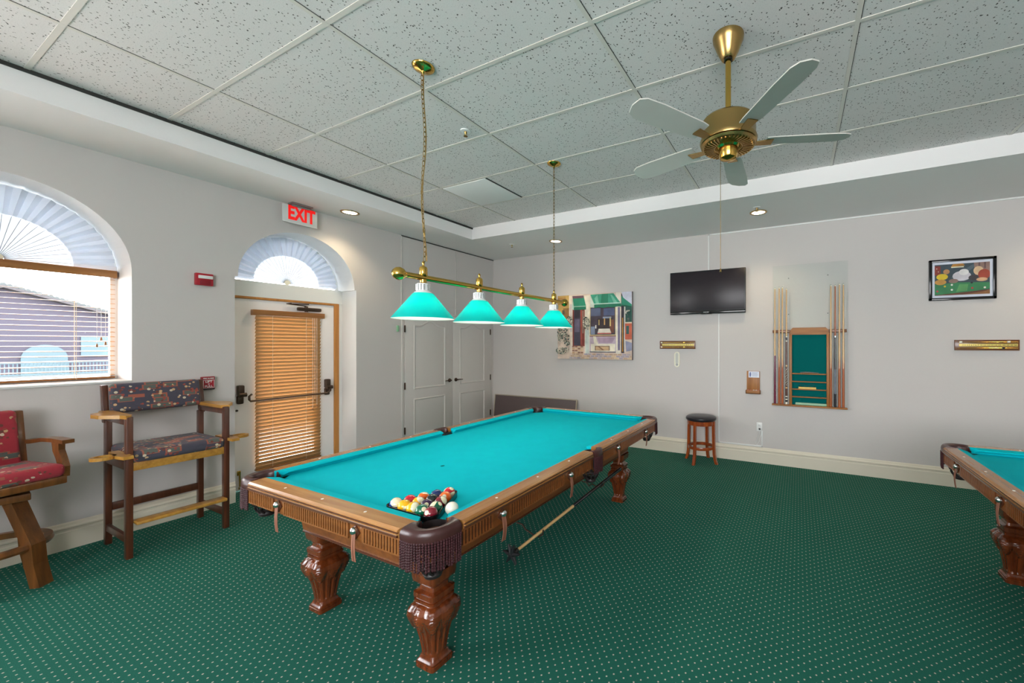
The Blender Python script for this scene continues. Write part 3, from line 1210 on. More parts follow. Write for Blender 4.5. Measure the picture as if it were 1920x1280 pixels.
def leather_cap(out, inn):
    mm = MB()
    v, f = [], []
    prof = [(0.03, 0.768), (-0.02, 0.785), (-0.02, 0.800), (0.03, 0.814), (0.18, 0.823), (0.5, 0.826), (0.85, 0.819), (1.0, 0.810), (1.0, 0.740)]
    for o, i in zip(out, inn):
        for t, z in prof:
            v.append((o[0] + (i[0] - o[0]) * t, o[1] + (i[1] - o[1]) * t, z))
    n = len(prof)
    for k in range(len(out) - 1):
        for q in range(n - 1):
            f.append([k * n + q, (k + 1) * n + q, (k + 1) * n + q + 1, k * n + q + 1])
    f.append(list(range(n)))
    f.append([(len(out) - 1) * n + q for q in range(n)])
    mm.add(v, f, None, True)
    return mm


def fringe_mesh(path, n, ln):
    mm = MB()
    L_ = len(path) - 1
    for i in range(n):
        t = (i + 0.5) / n * L_
        k = min(int(t), L_ - 1)
        fx = t - k
        x = path[k][0] + (path[k + 1][0] - path[k][0]) * fx
        y = path[k][1] + (path[k + 1][1] - path[k][1]) * fx
        l_ = ln + random.uniform(-0.008, 0.006)
        pts, rs = [], []
        nn = 22
        jx, jy = random.uniform(-0.002, 0.002), random.uniform(-0.002, 0.002)
        for q in range(nn + 1):
            z = 0.778 - l_ * q / nn
            pts.append((x + jx * q / nn, y + jy * q / nn, z))
            rs.append(0.0058 if q % 2 else 0.0036)
        mm.tube(pts, rs, None, 6)
    v, f = [], []
    for p in path:
        v += [(p[0], p[1], 0.784), (p[0], p[1], 0.768)]
    for k in range(L_):
        f.append([2 * k, 2 * k + 2, 2 * k + 3, 2 * k + 1])
    mm.add(v, f, None, True)
    return mm


def net_mesh(cx_, cy_):
    mm = MB()
    mm.open_lathe([(0.062, 0.80), (0.062, 0.72), (0.058, 0.70)], None, (cx_, cy_, 0), 20)
    for i in range(9):
        a = 2 * PI * i / 9
        pts = []
        for q in range(7):
            t = q / 6
            r = 0.058 + 0.012 * math.sin(PI * t) - 0.022 * t
            aa = a + 0.35 * math.sin(PI * t * 2)
            pts.append((cx_ + r * math.cos(aa), cy_ + r * math.sin(aa), 0.70 - 0.095 * t))
        mm.tube(pts, 0.006, None, 6)
    mm.lathe([(0.036, 0.61), (0.04, 0.60), (0.034, 0.585), (0.001, 0.58)], None, (cx_, cy_, 0), 16)
    mm.tube([(cx_ + 0.065 * math.cos(2 * PI * i / 14), cy_ + 0.065 * math.sin(2 * PI * i / 14), 0.665) for i in range(14)], 0.005, None, 6, True)
    return mm


def reeds(mm, c0, c1, f, z0, z1, depth, pitch=0.0188):
    # raised reeds between two plan positions along a side; f(s, out, z) gives the point
    n = max(3, int(round((c1 - c0) / pitch)))
    w = (c1 - c0) / n
    for i in range(n):
        a = c0 + w * (i + 0.25)
        b = c0 + w * (i + 0.72)
        p, q = f(a, 0.0, z0 + 0.006), f(b, depth, z1 - 0.006)
        mm.bb(p, q)
    for (a, b, za, zb) in ((c0, c1, z0, z0 + 0.006), (c0, c1, z1 - 0.006, z1), (c0, c0 + 0.005, z0, z1), (c1 - 0.005, c1, z0, z1)):
        mm.bb(f(a, 0.0, za), f(b, depth, zb))


def make_table(name, label, loc):
    t = thing(name, label, 'pool table', loc, 0, 'carved pool tables with teal cloth')
    # legs
    first = None
    for sx__ in (-1, 1):
        for sy__ in (-1, 1):
            if first is None:
                first = carved_leg().build('leg', M['leg'], t, 40)
                o = first
            else:
                o = first.copy()
                COL.objects.link(o)
                o.parent = t
            o.location = (sx__ * 0.468, sy__ * 1.105, 0)
    # tapered body between the legs
    m = MB()
    b0, b1 = (0.525, 1.195), (0.555, 1.235)
    rings = [(b0[0], b0[1], 0.477), (b0[0], b0[1], 0.49), (b0[0] + 0.004, b0[1] + 0.006, 0.53), (0.535, 1.21, 0.60), (0.552, 1.232, 0.66), (0.57, 1.255, 0.695), (0.60, 1.28, 0.705)]
    v = []
    for hx, hy, z in rings:
        v += [(-hx, -hy, z), (hx, -hy, z), (hx, hy, z), (-hx, hy, z)]
    f = [[0, 1, 2, 3]]
    for k in range(len(rings) - 1):
        for i in range(4):
            j = (i + 1) % 4
            f.append([4 * k + i, 4 * k + j, 4 * k + 4 + j, 4 * k + 4 + i])
    f.append([4 * (len(rings) - 1) + i for i in range(4)])
    m.add(v, f)
    m.build('table_body', M['apron'], t)
    m = MB()
    for i in range(40):
        pass
    pts = [(-b0[0], -b0[1]), (b0[0], -b0[1]), (b0[0], b0[1]), (-b0[0], b0[1])]
    for p, q in zip(pts, pts[1:] + pts[:1]):
        d = math.dist(p, q)
        n = int(d / 0.022)
        path, rs = [], []
        for i in range(2 * n + 1):
            u_ = i / (2 * n)
            path.append((p[0] + (q[0] - p[0]) * u_, p[1] + (q[1] - p[1]) * u_, 0.482))
            rs.append(0.0075 if i % 2 else 0.0045)
        m.tube(path, rs, None, 6)
    m.build('rope_bead', M['moulding'], t)
    m = MB()
    m.bb((-0.735, -1.34, 0.705), (0.735, 1.34, 0.768))
    m.build('slate_frame', M['apron'], t)
    # aprons with reeded panels
    for ax, sg in (('y', -1), ('y', 1), ('x', -1), ('x', 1)):
        E = HX if ax == 'x' else HY
        E2 = HY if ax == 'x' else HX
        face = E - 0.016

        if ax == 'y':
            def fpt(s_, o, z, sg=sg, face=face):
                return (s_, sg * (face + o), z)
        else:
            def fpt(s_, o, z, sg=sg, face=face):
                return (sg * (face + o), s_, z)
        m = MB()
        for a, b in (((-E2 + 0.11, E2 - 0.11),) if ax == 'y' else ((-E2 + 0.11, -0.05), (0.05, E2 - 0.11))):
            m.bb(fpt(a, -0.028, 0.700), fpt(b, 0, 0.779))
        ap = m.build('apron', M['apronx'] if ax == 'y' else M['apron'], t)
        spans = ((-0.665, -0.375), (-0.275, 0.275), (0.375, 0.665)) if ax == 'y' else ((-1.255, -1.045), (-0.93, -0.425), (-0.29, -0.085), (0.085, 0.29), (0.425, 0.93), (1.045, 1.255))
        for a, b in spans:
            m = MB()
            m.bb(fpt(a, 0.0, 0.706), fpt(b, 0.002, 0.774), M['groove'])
            reeds(m, a, b, lambda s_, o, z, fpt=fpt: fpt(s_, o + 0.0015, z), 0.703, 0.777, 0.0055)
            m.build('reeded_panel', M['apronx'] if ax == 'y' else M['apron'], t)
        for s_ in ((-0.325, 0.325) if ax == 'y' else (-0.985, -0.36, 0.36, 0.985)):
            m = MB()
            w, h, e = 0.032, 0.034, 0.006
            c4 = [fpt(s_ - w, 0, 0.742), fpt(s_, 0, 0.742 + h), fpt(s_ + w, 0, 0.742), fpt(s_, 0, 0.742 - h)]
            c5 = [fpt(s_ - w, e, 0.742), fpt(s_, e, 0.742 + h), fpt(s_ + w, e, 0.742), fpt(s_, e, 0.742 - h)]
            m.add(c4 + c5, [[4, 5, 6, 7], [0, 1, 5, 4], [1, 2, 6, 5], [2, 3, 7, 6], [3, 0, 4, 7]])
            pl = m.build('rosette_plate', M['moulding'], t)
            m = MB()
            prof = [(0.017, 0.0), (0.0175, 0.006), (0.015, 0.013), (0.010, 0.018), (0.001, 0.0205)]
            if sg < 0:
                prof = [(r, -z) for r, z in prof]
            c = fpt(s_, e, 0.750)
            m.lathe(prof, None, c, 20, ax)
            m.build('silver_dome', M['chrome'], pl)
            m = MB()
            L_ = random.uniform(0.125, 0.150)
            for off, tw in ((-0.006, 0.004), (0.006, -0.003)):
                pp = []
                for q in range(8):
                    u_ = q / 7
                    pp.append((s_ + off + tw * u_ + 0.004 * math.sin(u_ * 3), 0.010 + 0.006 * math.sin(u_ * PI), 0.742 - L_ * u_))
                vv, ff = [], []
                for q, (a_, o_, z_) in enumerate(pp):
                    wd = 0.007 + 0.004 * q / 7
                    for dd, oo in ((-wd, 0), (wd, 0), (wd, 0.002), (-wd, 0.002)):
                        vv.append(fpt(a_ + dd, o_ + oo, z_))
                for q in range(7):
                    for r in range(4):
                        r2 = (r + 1) % 4
                        ff.append([4 * q + r, 4 * q + r2, 4 * q + 4 + r2, 4 * q + 4 + r])
                ff += [[0, 1, 2, 3], [28, 29, 30, 31]]
                m.add(vv, ff, None, True)
            m.build('leather_tab', M['tab'], pl)
    # rails, cushions and sights
    for ax, sg, a, b in (('y', -1, -0.638, 0.638), ('y', 1, -0.638, 0.638), ('x', -1, -1.25, -0.052), ('x', -1, 0.052, 1.25), ('x', 1, -1.25, -0.052), ('x', 1, 0.052, 1.25)):
        m = MB()
        rail_piece(m, (ax, sg), a, b, True, True)
        m.build('rail', M['railx'] if ax == 'y' else M['rail'], t)
        m = MB()
        E = HX if ax == 'x' else HY
        # dark moulding line along the outer edge
        if ax == 'y':
            m.bb((a + 0.015, sg * (E - 0.004), 0.783), (b - 0.015, sg * (E + 0.003), 0.793))
            m.bb((a + 0.015, sg * (E - 0.0062), 0.8005), (b - 0.015, sg * (E + 0.001), 0.8045))
        else:
            m.bb((sg * (E - 0.004), a + 0.015, 0.783), (sg * (E + 0.003), b - 0.015, 0.793))
            m.bb((sg * (E - 0.0062), a + 0.015, 0.8005), (sg * (E + 0.001), b - 0.015, 0.8045))
        m.build('rail_moulding', M['moulding'], t)
        if ax == 'y':
            cushion((ax, sg), a + 0.0, b - 0.0, 0.05, 0.05).build('cushion', M['felt'], t)
        elif a < 0:
            cushion((ax, sg), a, b - 0.005, 0.05, 0.012).build('cushion', M['felt'], t)
        else:
            cushion((ax, sg), a + 0.005, b, 0.012, 0.05).build('cushion', M['felt'], t)
        n = 3
        for i in range(n):
            s_ = (-0.337, 0, 0.337)[i] if ax == 'y' else (a + b) / 2 + (i - 1) * 0.335
            m = MB()
            c = (s_, sg * (E - 0.048), 0.8195) if ax == 'y' else (sg * (E - 0.048), s_, 0.8195)
            m.lathe([(0.0065, 0), (0.0065, 0.0012), (0.001, 0.0016)], None, c, 12)
            m.build('sight', M['pearl'], t)
    # bed
    bx, by = 0.70, 1.305
    ch = 0.125
    poly = [(-bx + ch, -by), (bx - ch, -by), (bx, -by + ch), (bx, -0.05), (bx - 0.02, -0.04), (bx - 0.02, 0.04), (bx, 0.05), (bx, by - ch),
            (bx - ch, by), (-bx + ch, by), (-bx, by - ch), (-bx, 0.05), (-bx + 0.02, 0.04), (-bx + 0.02, -0.04), (-bx, -0.05), (-bx, -by + ch)]
    m = MB()
    m.prism(poly, 0.769, 0.780, 'z')
    bed = m.build('playing_bed', M['felt'], t)
    m = MB()
    m.lathe([(0.013, 0.7801), (0.013, 0.7808), (0.001, 0.7809)], None, (0, -0.655, 0), 16)
    m.build('foot_spot', M['teal_board'], bed)
    # pockets
    out, inn = corner_path()
    for sx__ in (-1, 1):
        for sy__ in (-1, 1):
            fl = lambda p: (sx__ * p[0], -sy__ * p[1])
            o2, i2 = [fl(p) for p in out], [fl(p) for p in inn]
            cap = leather_cap(o2, i2).build('pocket_leather', M['leather'], t, 60)
            fringe_mesh([(p[0] * 0.999, p[1] * 0.999) for p in o2], 25, 0.118).build('fringe', M['fringe'], cap)
            net_mesh(sx__ * 0.692, sy__ * 1.297).build('pocket_net', M['netdark'], cap)
    for sg in (-1, 1):
        o2 = [(sg * (HX + 0.004), -0.06), (sg * (HX + 0.012), -0.045), (sg * (HX + 0.016), -0.02), (sg * (HX + 0.016), 0.02), (sg * (HX + 0.012), 0.045), (sg * (HX + 0.004), 0.06)]
        i2 = [(sg * (0.765 + 0.058 * math.cos(a_) * 0.45), 0.052 * math.sin(a_)) for a_ in [math.radians(v_) for v_ in (-100, -62, -22, 22, 62, 100)]]
        cap = leather_cap(o2, i2).build('pocket_leather', M['leather'], t, 60)
        fringe_mesh([(p[0] * 0.997, p[1]) for p in o2], 13, 0.118).build('fringe', M['fringe'], cap)
        net_mesh(sg * 0.748, 0).build('pocket_net', M['netdark'], cap)
    return t


T1 = (-2.11, 2.465, 0)
table = make_table('pool_table', 'large pool table under the green-shaded lamp, with racked balls on it', T1)
dup(table, (1.77, 2.39, 0), 0, 'second pool table, mostly cut off at the right edge of the photo')

# bridge stick and its hooks
t = thing('bridge_stick', 'blond and black mechanical bridge hanging in hooks below the side of the nearer pool table', 'bridge stick', (-1.395, 1.66, 0.446))
dv = Vector((0.0, 1.40, 0.052))
P_ = lambda u_: tuple(dv * u_)
m = MB()
m.tube([P_(0.02), P_(0.44)], [0.0085, 0.0105], None, 10)
m.build('shaft', M['cue_maple'], t)
m = MB()
m.tube([P_(0.44), P_(1.0)], [0.0112, 0.0145], None, 10)
m.build('butt', M['cue_black'], t)
m = MB()
for an in (0.25, 1.25, 1.95, 2.95, 4.1, 5.3):
    ex, ez = math.cos(an), math.sin(an)
    m.tube([(0, -0.012, 0), (ex * 0.030, -0.014, ez * 0.030), (ex * 0.056, -0.016, ez * 0.056)], [0.015, 0.011, 0.005], None, 8)
m.lathe([(0.001, -0.025), (0.014, -0.025), (0.016, 0.03), (0.001, 0.032)], None, (0, 0, 0), 14, 'y')
m.build('bridge_head', M['black'], t)
for k_, yy in enumerate((1.90, 2.70)):
    zc = 0.446 + 0.052 * (yy - 1.66) / 1.40
    m = MB()
    m.tube([(-1.57 - T1[0], yy - T1[1], 0.478), (-1.53 - T1[0], yy - T1[1] + 0.005, 0.473), (-1.505 - T1[0], yy - T1[1], 0.45), (-1.48 - T1[0], yy - T1[1], zc - 0.012), (-1.44 - T1[0], yy - T1[1], zc - 0.028), (-1.40 - T1[0], yy - T1[1], zc - 0.026),
            (-1.375 - T1[0], yy - T1[1], zc - 0.008), (-1.372 - T1[0], yy - T1[1], zc + 0.018)], 0.005, None, 8)
    m.build('bridge_hook', M['brass_dark'], table)

# balls in the tray rack
BR, D_ = 0.0295, 0.0602
BZ = 0.7805 + BR
C = {'blue': S(34, 58, 120), 'yellow': S(240, 180, 20), 'red': S(196, 26, 40), 'maroon': S(128, 22, 40), 'green': S(10, 96, 66), 'purple': S(58, 34, 66), 'black': S(20, 20, 24), 'orange': S(230, 100, 24), 'navy': S(30, 48, 100)}
BALLS = [  # (row, place, colour, stripe, label)
    (0, 0, 'blue', True, 'navy striped ball at the far left corner of the rack'),
    (0, 1, 'yellow', False, 'solid yellow ball in the front row of the rack'),
    (0, 2, 'yellow', True, 'yellow striped cream ball in the front row of the rack'),
    (0, 3, 'green', False, 'solid dark green ball in the front row of the rack'),
    (0, 4, 'maroon', False, 'solid crimson ball in the rack corner at the pocket'),
    (1, 0, 'red', False, 'solid bright red ball in the second row of the rack'),
    (1, 1, 'yellow', True, 'cream ball showing its number, second row of the rack'),
    (1, 2, 'purple', False, 'solid dark purple ball in the second row of the rack'),
    (1, 3, 'green', True, 'green striped cream ball against the right rack side'),
    (2, 0, 'orange', True, 'mostly cream ball at the left of the middle row'),
    (2, 1, 'black', False, 'black ball in the middle of the rack'),
    (2, 2, 'maroon', True, 'maroon striped ball against the right rack side'),
    (3, 0, 'navy', False, 'solid blue ball next to the far tip of the rack'),
    (3, 1, 'orange', False, 'solid orange ball next to the far tip of the rack'),
    (4, 0, 'red', True, 'pinkish red and cream ball at the far tip of the rack'),
]
ball_mats = {}
X0, Y0 = -1.752, 1.232
sph = MB()
_b = bmesh.new()
bmesh.ops.create_uvsphere(_b, u_segments=32, v_segments=20, radius=BR)
sph.addbm(_b, None, True)
proto = sph.build('pool_ball', None)
bmesh_data = proto.data
bpy.data.objects.remove(proto)
faces_rot = {(0, 0): (0.35, 0.75, 0.0), (0, 2): (0.2, 1.15, 0.3), (1, 1): (-0.75, 0.1, -0.9), (1, 3): (0.35, -0.75, 0.4), (2, 0): (-0.6, 0.2, 0.5), (2, 2): (0.2, 1.0, 0.9), (4, 0): (-0.2, -1.0, 0.2)}
for row, pl, cn, st, lab in BALLS:
    key = (cn, st)
    if key not in ball_mats:
        ball_mats[key] = stripe_ball('ball_' + cn + ('_stripe' if st else ''), C[cn], st)
    me = bmesh_data.copy()
    me.materials.clear()
    me.materials.append(ball_mats[key])
    o = bpy.data.objects.new('pool_ball', me)
    COL.objects.link(o)
    o.location = (X0 + D_ * (pl + row / 2) * 1.0, Y0 + D_ * row * 0.8665, BZ)
    o.rotation_euler = faces_rot.get((row, pl), (random.uniform(-1, 1), random.uniform(-0.6, 0.3), random.uniform(-1.6, 0.2)))
    tag(o, lab, 'ball', 'racked pool balls')
me = bmesh_data.copy()
me.materials.clear()
me.materials.append(plain('ball_white', S(232, 226, 208), 0.1, coat=0.5))
o = bpy.data.objects.new('pool_ball', me)
COL.objects.link(o)
o.location = (-1.4685, 1.312, BZ)
tag(o, 'plain white cue ball just outside the rack', 'ball')
# rack: black triangular tray frame around the balls
t = thing('ball_rack', 'black triangular rack holding the balls by the near corner pocket', 'rack', (X0 + 2 * D_, Y0 + 2 * D_ * 0.8665 * 0.667, 0.7805))
tri = []
RR = BR + 0.004
for (cx_, cy_, a0) in ((X0, Y0, 150), (X0 + 4 * D_, Y0, 270), (X0 + 2 * D_, Y0 + 4 * D_ * 0.8665, 30)):
    for k in range(9):
        a = math.radians(a0 + 120 * k / 8)
        tri.append((cx_ + RR * math.cos(a) - (X0 + 2 * D_), cy_ + RR * math.sin(a) - (Y0 + 2 * D_ * 0.8665 * 0.667)))
m = MB()
v, f = [], []
n = len(tri)
cxm = sum(p[0] for p in tri) / n
for k in range(n):
    p = tri[k]
    r = math.hypot(*p)
    o_ = (p[0] * (1 + 0.007 / r), p[1] * (1 + 0.007 / r))
    v += [(p[0], p[1], 0.002), (p[0], p[1], 0.030), (o_[0], o_[1], 0.031), (o_[0], o_[1], 0.002)]
for k in range(n):
    j = (k + 1) % n
    for q in range(4):
        q2 = (q + 1) % 4
        f.append([4 * k + q, 4 * j + q, 4 * j + q2, 4 * k + q2])
m.add(v, f, None, True)
m.build('rack_frame', M['black_gloss'], t)

# ================================================================== lamp over the table
LX, LZ = -2.10, 1.992
t = thing('billiard_lamp', 'brass bar lamp with four teal glass shades on chains over the pool table', 'lamp', (LX, 2.37, LZ))
ys = [1.658 - 2.37, 2.125 - 2.37, 2.607 - 2.37, 3.080 - 2.37]
m = MB()
m.tube([(0, -0.86, 0), (0, 0.88, 0)], 0.018, None, 20)
m.build('bar', M['brass'], t)
for sg, yy in ((-1, -0.875), (1, 0.895)):
    m = MB()
    m.lathe([(0.001, -0.040), (0.020, -0.034), (0.034, -0.019), (0.039, 0), (0.034, 0.019), (0.024, 0.030), (0.020, 0.042), (0.001, 0.042)], None, (0, yy, 0), 24, 'y')
    m.build('ball_finial', M['brass'], t)


def chain_mesh(z0, z1, sway, link=0.036, r=0.0022):
    mm = MB()
    n = max(1, int((z1 - z0) / (link * 0.82)))
    st = (z1 - z0) / n
    for i in range(n):
        z = z0 + st * (i + 0.5)
        cx_ = sway * 0.012 * math.sin(z * 9)
        pts = []
        for k in range(12):
            a = 2 * PI * k / 12
            w = 0.0075 * math.cos(a)
            h = (link * 0.5) * (math.sin(a) * 0.8 + 0.2 * math.copysign(1, math.sin(a)) * abs(math.sin(a)) ** 0.3)
            pts.append((cx_ + (w if i % 2 else 0), 0 if i % 2 else w, z + h))
        mm.tube(pts, r, None, 5, True)
    return mm


for i, yy in enumerate(ys):
    hung = i in (0, 3)
    m = MB()
    m.lathe([(0.001, 0.010), (0.020, 0.010), (0.024, 0.016), (0.024, 0.058), (0.018, 0.068), (0.008, 0.072), (0.006, 0.084), (0.009, 0.092), (0.005, 0.102), (0.001, 0.104)], None, (0, yy, 0), 20)
    m.build('top_cap', M['brass'], t)
    m = MB()
    m.lathe([(0.001, -0.012), (0.020, -0.012), (0.018, -0.03), (0.030, -0.034), (0.034, -0.037), (0.001, -0.037)], M['brass'], (0, yy, 0), 20)
    prof = [(0.034, -0.037), (0.036, -0.045), (0.037, -0.075), (0.036, -0.082), (0.050, -0.090), (0.053, -0.096), (0.050, -0.099), (0.001, -0.099)]
    m.lathe(prof, M['crystal'], (0, yy, 0), 24)
    for k in range(12):
        a = 2 * PI * k / 12
        m.tube([(0.037 * math.cos(a), yy + 0.037 * math.sin(a), -0.042), (0.037 * math.cos(a), yy + 0.037 * math.sin(a), -0.080)], 0.005, M['silver'], 6)
    fit = m.build('shade_fitter', M['crystal'], t)
    m = MB()
    m.open_lathe([(0.052, -0.096), (0.060, -0.100), (0.176, -0.250), (0.178, -0.254)], M['shade_out'], (0, yy, 0), 48)
    m.open_lathe([(0.050, -0.100), (0.058, -0.104), (0.173, -0.252), (0.178, -0.2545)], M['shade_in'], (0, yy, 0), 48)
    sh = m.build('lamp_shade', M['shade_out'], t)
    m = MB()
    m.lathe([(0.012, -0.10), (0.014, -0.125), (0.028, -0.15), (0.030, -0.17), (0.022, -0.19), (0.001, -0.197)], None, (0, yy, 0), 16)
    m.build('bulb', M['bulb'], sh)
    ld = bpy.data.lights.new('shade_lamp', 'POINT')
    ld.energy = 4
    ld.color = (1.0, 0.92, 0.80)
    ld.shadow_soft_size = 0.04
    lo = bpy.data.objects.new('shade_lamp', ld)
    COL.objects.link(lo)
    lo.parent = t
    lo.location = (0, yy, -0.215)
    if hung:
        cyy = yy + (0.0 if i == 0 else 0.03)
        chain_mesh(0.10, ZC - LZ - 0.02, 1 if i == 0 else 0).build('chain', M['brass_dull'], t).location = (0, yy, 0)
        if i == 0:
            m = MB()
            m.tube([(0.008 + 0.014 * math.sin(9 * z + 0.6), yy + 0.008 * math.cos(6 * z), z) for z in [0.10 + (ZC - LZ - 0.12) * q / 40 for q in range(41)]], 0.0035, None, 6)
            m.build('power_cord', M['brass_dull'], t)
        m = MB()
        h = ZC - LZ
        m.lathe([(0.001, h - 0.045), (0.007, h - 0.040), (0.012, h - 0.030), (0.030, h - 0.024), (0.048, h - 0.018), (0.060, h - 0.012), (0.066, h - 0.002), (0.066, h)], None, (0, yy, 0), 32)
        m.build('ceiling_rose', M['brass'], t)

# ================================================================== ceiling fan
t = thing('ceiling_fan', 'brass ceiling fan hanging from a rod on the tiled ceiling', 'fan', (-0.355, 2.235, ZC))
m = MB()
m.lathe([(0.001, -0.125), (0.034, -0.125), (0.040, -0.118), (0.060, -0.080), (0.076, -0.035), (0.083, -0.020), (0.085, 0)], None, (0, 0, 0), 40)
m.build('canopy', M['brass_dull'], t)
m = MB()
m.lathe([(0.001, -0.480), (0.0155, -0.480), (0.0155, -0.13), (0.001, -0.13)], None, (0, 0, 0), 20)
m.lathe([(0.015, -0.13), (0.024, -0.135), (0.022, -0.115), (0.015, -0.11)], M['black'], (0, 0, 0), 20)
m.build('downrod', M['brass'], t)
m = MB()
prof = [(0.001, -0.462), (0.10, -0.464), (0.138, -0.470), (0.146, -0.480), (0.148, -0.560), (0.152, -0.572), (0.156, -0.585), (0.152, -0.600), (0.140, -0.606), (0.001, -0.606)]
m.lathe(prof, None, (0, 0, 0), 48)
m.build('motor_housing', M['brass_dull'], t)
m = MB()
m.lathe([(0.150, -0.606), (0.142, -0.618), (0.120, -0.622), (0.072, -0.622), (0.066, -0.612), (0.001, -0.61)], None, (0, 0, 0), 48)
for k in range(40):
    a = 2 * PI * k / 40
    m.box((0.104 * math.cos(a), 0.104 * math.sin(a), -0.6235), (0.056, 0.006, 0.006), None, 0, (0, 0, a + 0.25))
m.build('vent_ring', M['brass_dull'], t)
m = MB()
m.lathe([(0.066, -0.612), (0.052, -0.625), (0.050, -0.668), (0.044, -0.680), (0.020, -0.688), (0.001, -0.690)], None, (0, 0, 0), 32)
m.build('switch_cup', M['brass'], t)
m = MB()
m.tube([(-0.030, -0.040, -0.665), (-0.034, -0.046, -0.70), (-0.034, -0.046, -1.30)], 0.0016, None, 6)
m.lathe([(0.001, 0.02), (0.004, 0.016), (0.006, 0), (0.001, -0.004)], None, (-0.034, -0.046, -1.32), 10)
m.build('pull_chain', M['brass_dull'], t)
for k in range(5):
    a = 2 * PI * k / 5 + 0.36
    R_ = Matrix.Rotation(a, 4, 'Z')
    m = MB()
    m.add([R_ @ Vector(p) for p in [(0.13, -0.018, -0.606), (0.13, 0.018, -0.606), (0.24, 0.030, -0.598), (0.24, -0.030, -0.598), (0.13, -0.018, -0.601), (0.13, 0.018, -0.601), (0.24, 0.030, -0.593), (0.24, -0.030, -0.593)]],
          [[3, 2, 1, 0], [4, 5, 6, 7], [0, 1, 5, 4], [1, 2, 6, 5], [2, 3, 7, 6], [3, 0, 4, 7]])
    ir = m.build('blade_iron', M['brass_dull'], t)
    m = MB()
    out = [(0.20, -0.052), (0.24, -0.058), (0.50, -0.068), (0.60, -0.064), (0.635, -0.045), (0.648, 0.0), (0.635, 0.045), (0.60, 0.064), (0.50, 0.068), (0.24, 0.058), (0.20, 0.052)]
    v = [R_ @ Vector((x, y, -0.590 + y * 0.20)) for x, y in out] + [R_ @ Vector((x, y, -0.584 + y * 0.20)) for x, y in out]
    n = len(out)
    m.add(v, [list(range(n))[::-1], list(range(n, 2 * n))] + [[i, (i + 1) % n, n + (i + 1) % n, n + i] for i in range(n)])
    m.build('fan_blade', M['fan_blade'], t)

# ================================================================== back wall
# television
t = thing('television', 'dark flat television mounted on the back wall above the bar stool', 'television', (-1.158, YB, 2.307))
m = MB()
m.box((0, -0.06, 0), (1.045, 0.032, 0.606), None, 0.006)
m.box((0.0, -0.034, -0.05), (0.7, 0.04, 0.4), None, 0.01)
m.build('casing', M['black'], t)
m = MB()
m.box((0, -0.0765, 0.018), (1.010, 0.004, 0.540), None, 0.001)
m.build('screen', M['screen'], t)
m = MB()
m.box((0, -0.0765, -0.278), (1.040, 0.006, 0.034), None, 0.002)
m.prism([(-0.11, -0.292), (0.11, -0.292), (0.07, -0.308), (-0.07, -0.308)], -0.078, -0.060, 'y')
m.build('lower_bezel', M['black_gloss'], t)
m = MB()
for i, w in enumerate((0.010, 0.008, 0.010, 0.006, 0.010, 0.008)):
    m.box((-0.035 + i * 0.013, -0.0805, -0.281), (w, 0.002, 0.009))
m.build('maker_mark', M['silver'], t)
m = MB()
m.box((0, -0.021, 0.05), (0.30, 0.038, 0.25), None)
m.build('wall_bracket', M['black'], t)


def raceway(name, label, pts, w=0.016, d=0.012):
    mm = MB()
    for (x0, z0), (x1, z1) in zip(pts[:-1], pts[1:]):
        mm.bb((min(x0, x1) - w / 2, YB - d - 0.001, min(z0, z1) - w / 2), (max(x0, x1) + w / 2, YB - 0.001, max(z0, z1) + w / 2), None, 0.002)
    return tag(mm.build(name, M['white_plastic']), label, 'cable cover')


raceway('cable_cover', 'white cable cover running up from the television to the soffit', [(-1.139, 2.62), (-1.139, 3.115), (XR - 0.02, 3.115)])
raceway('cable_cover', 'white cable cover running down from the television to the outlet', [(-0.999, 1.99), (-0.999, 0.222), (-0.437, 0.222), (-0.437, 0.42)])

t = thing('wall_outlet', 'white outlet with a plugged-in cord low on the back wall', 'outlet', (-0.470, YB, 0.478))
m = MB()
m.box((0, -0.004, 0), (0.072, 0.008, 0.115), None, 0.003)
m.build('cover_plate', M['white_plastic'], t)
for zz in (0.024, -0.024):
    m = MB()
    m.box((0, -0.009, zz), (0.034, 0.006, 0.030), None, 0.004)
    m.box((-0.006, -0.0125, zz + 0.003), (0.003, 0.002, 0.010), M['black'])
    m.box((0.006, -0.0125, zz + 0.003), (0.003, 0.002, 0.010), M['black'])
    m.build('receptacle', M['white_plastic'], t)
t = thing('plug_cord', 'looped white cord with a plug hanging below the wall outlet', 'cord', (-0.470, YB, 0.44))
m = MB()
m.box((0.006, -0.028, 0.014), (0.022, 0.03, 0.022), None, 0.006)
m.build('plug', M['black'], t)
m = MB()
m.tube([(0.006, -0.04, 0.010), (0.0, -0.035, -0.05), (-0.03, -0.022, -0.13), (-0.045, -0.022, -0.18), (-0.03, -0.02, -0.205), (0.0, -0.02, -0.15), (0.01, -0.018, -0.10), (0.025, -0.016, -0.06), (0.028, -0.016, -0.03)], 0.0032, None, 6)
m.build('cable', M['white_plastic'], t)


# painting: a cafe front with green awnings
def picture(parent, x0, x1, z0, z1, y, quads, name):
    """flat paint layers; quads: (colour, [(u,v)...]) with u,v in 0..1"""
    mm = MB()
    cache = {}
    for i, (c, pts) in enumerate(quads):
        if c not in cache:
            cache[c] = plain('paint_%02x%02x%02x' % c, S(*c), 0.6, var=0.18)
        yy = y - 0.00012 * i
        mm.add([(x0 + (x1 - x0) * u, yy, z0 + (z1 - z0) * v) for u, v in pts], [list(range(len(pts)))], cache[c])
    return mm.build(name, None, parent)


def R4(a, b, c, d):
    return [(a, b), (c, b), (c, d), (a, d)]


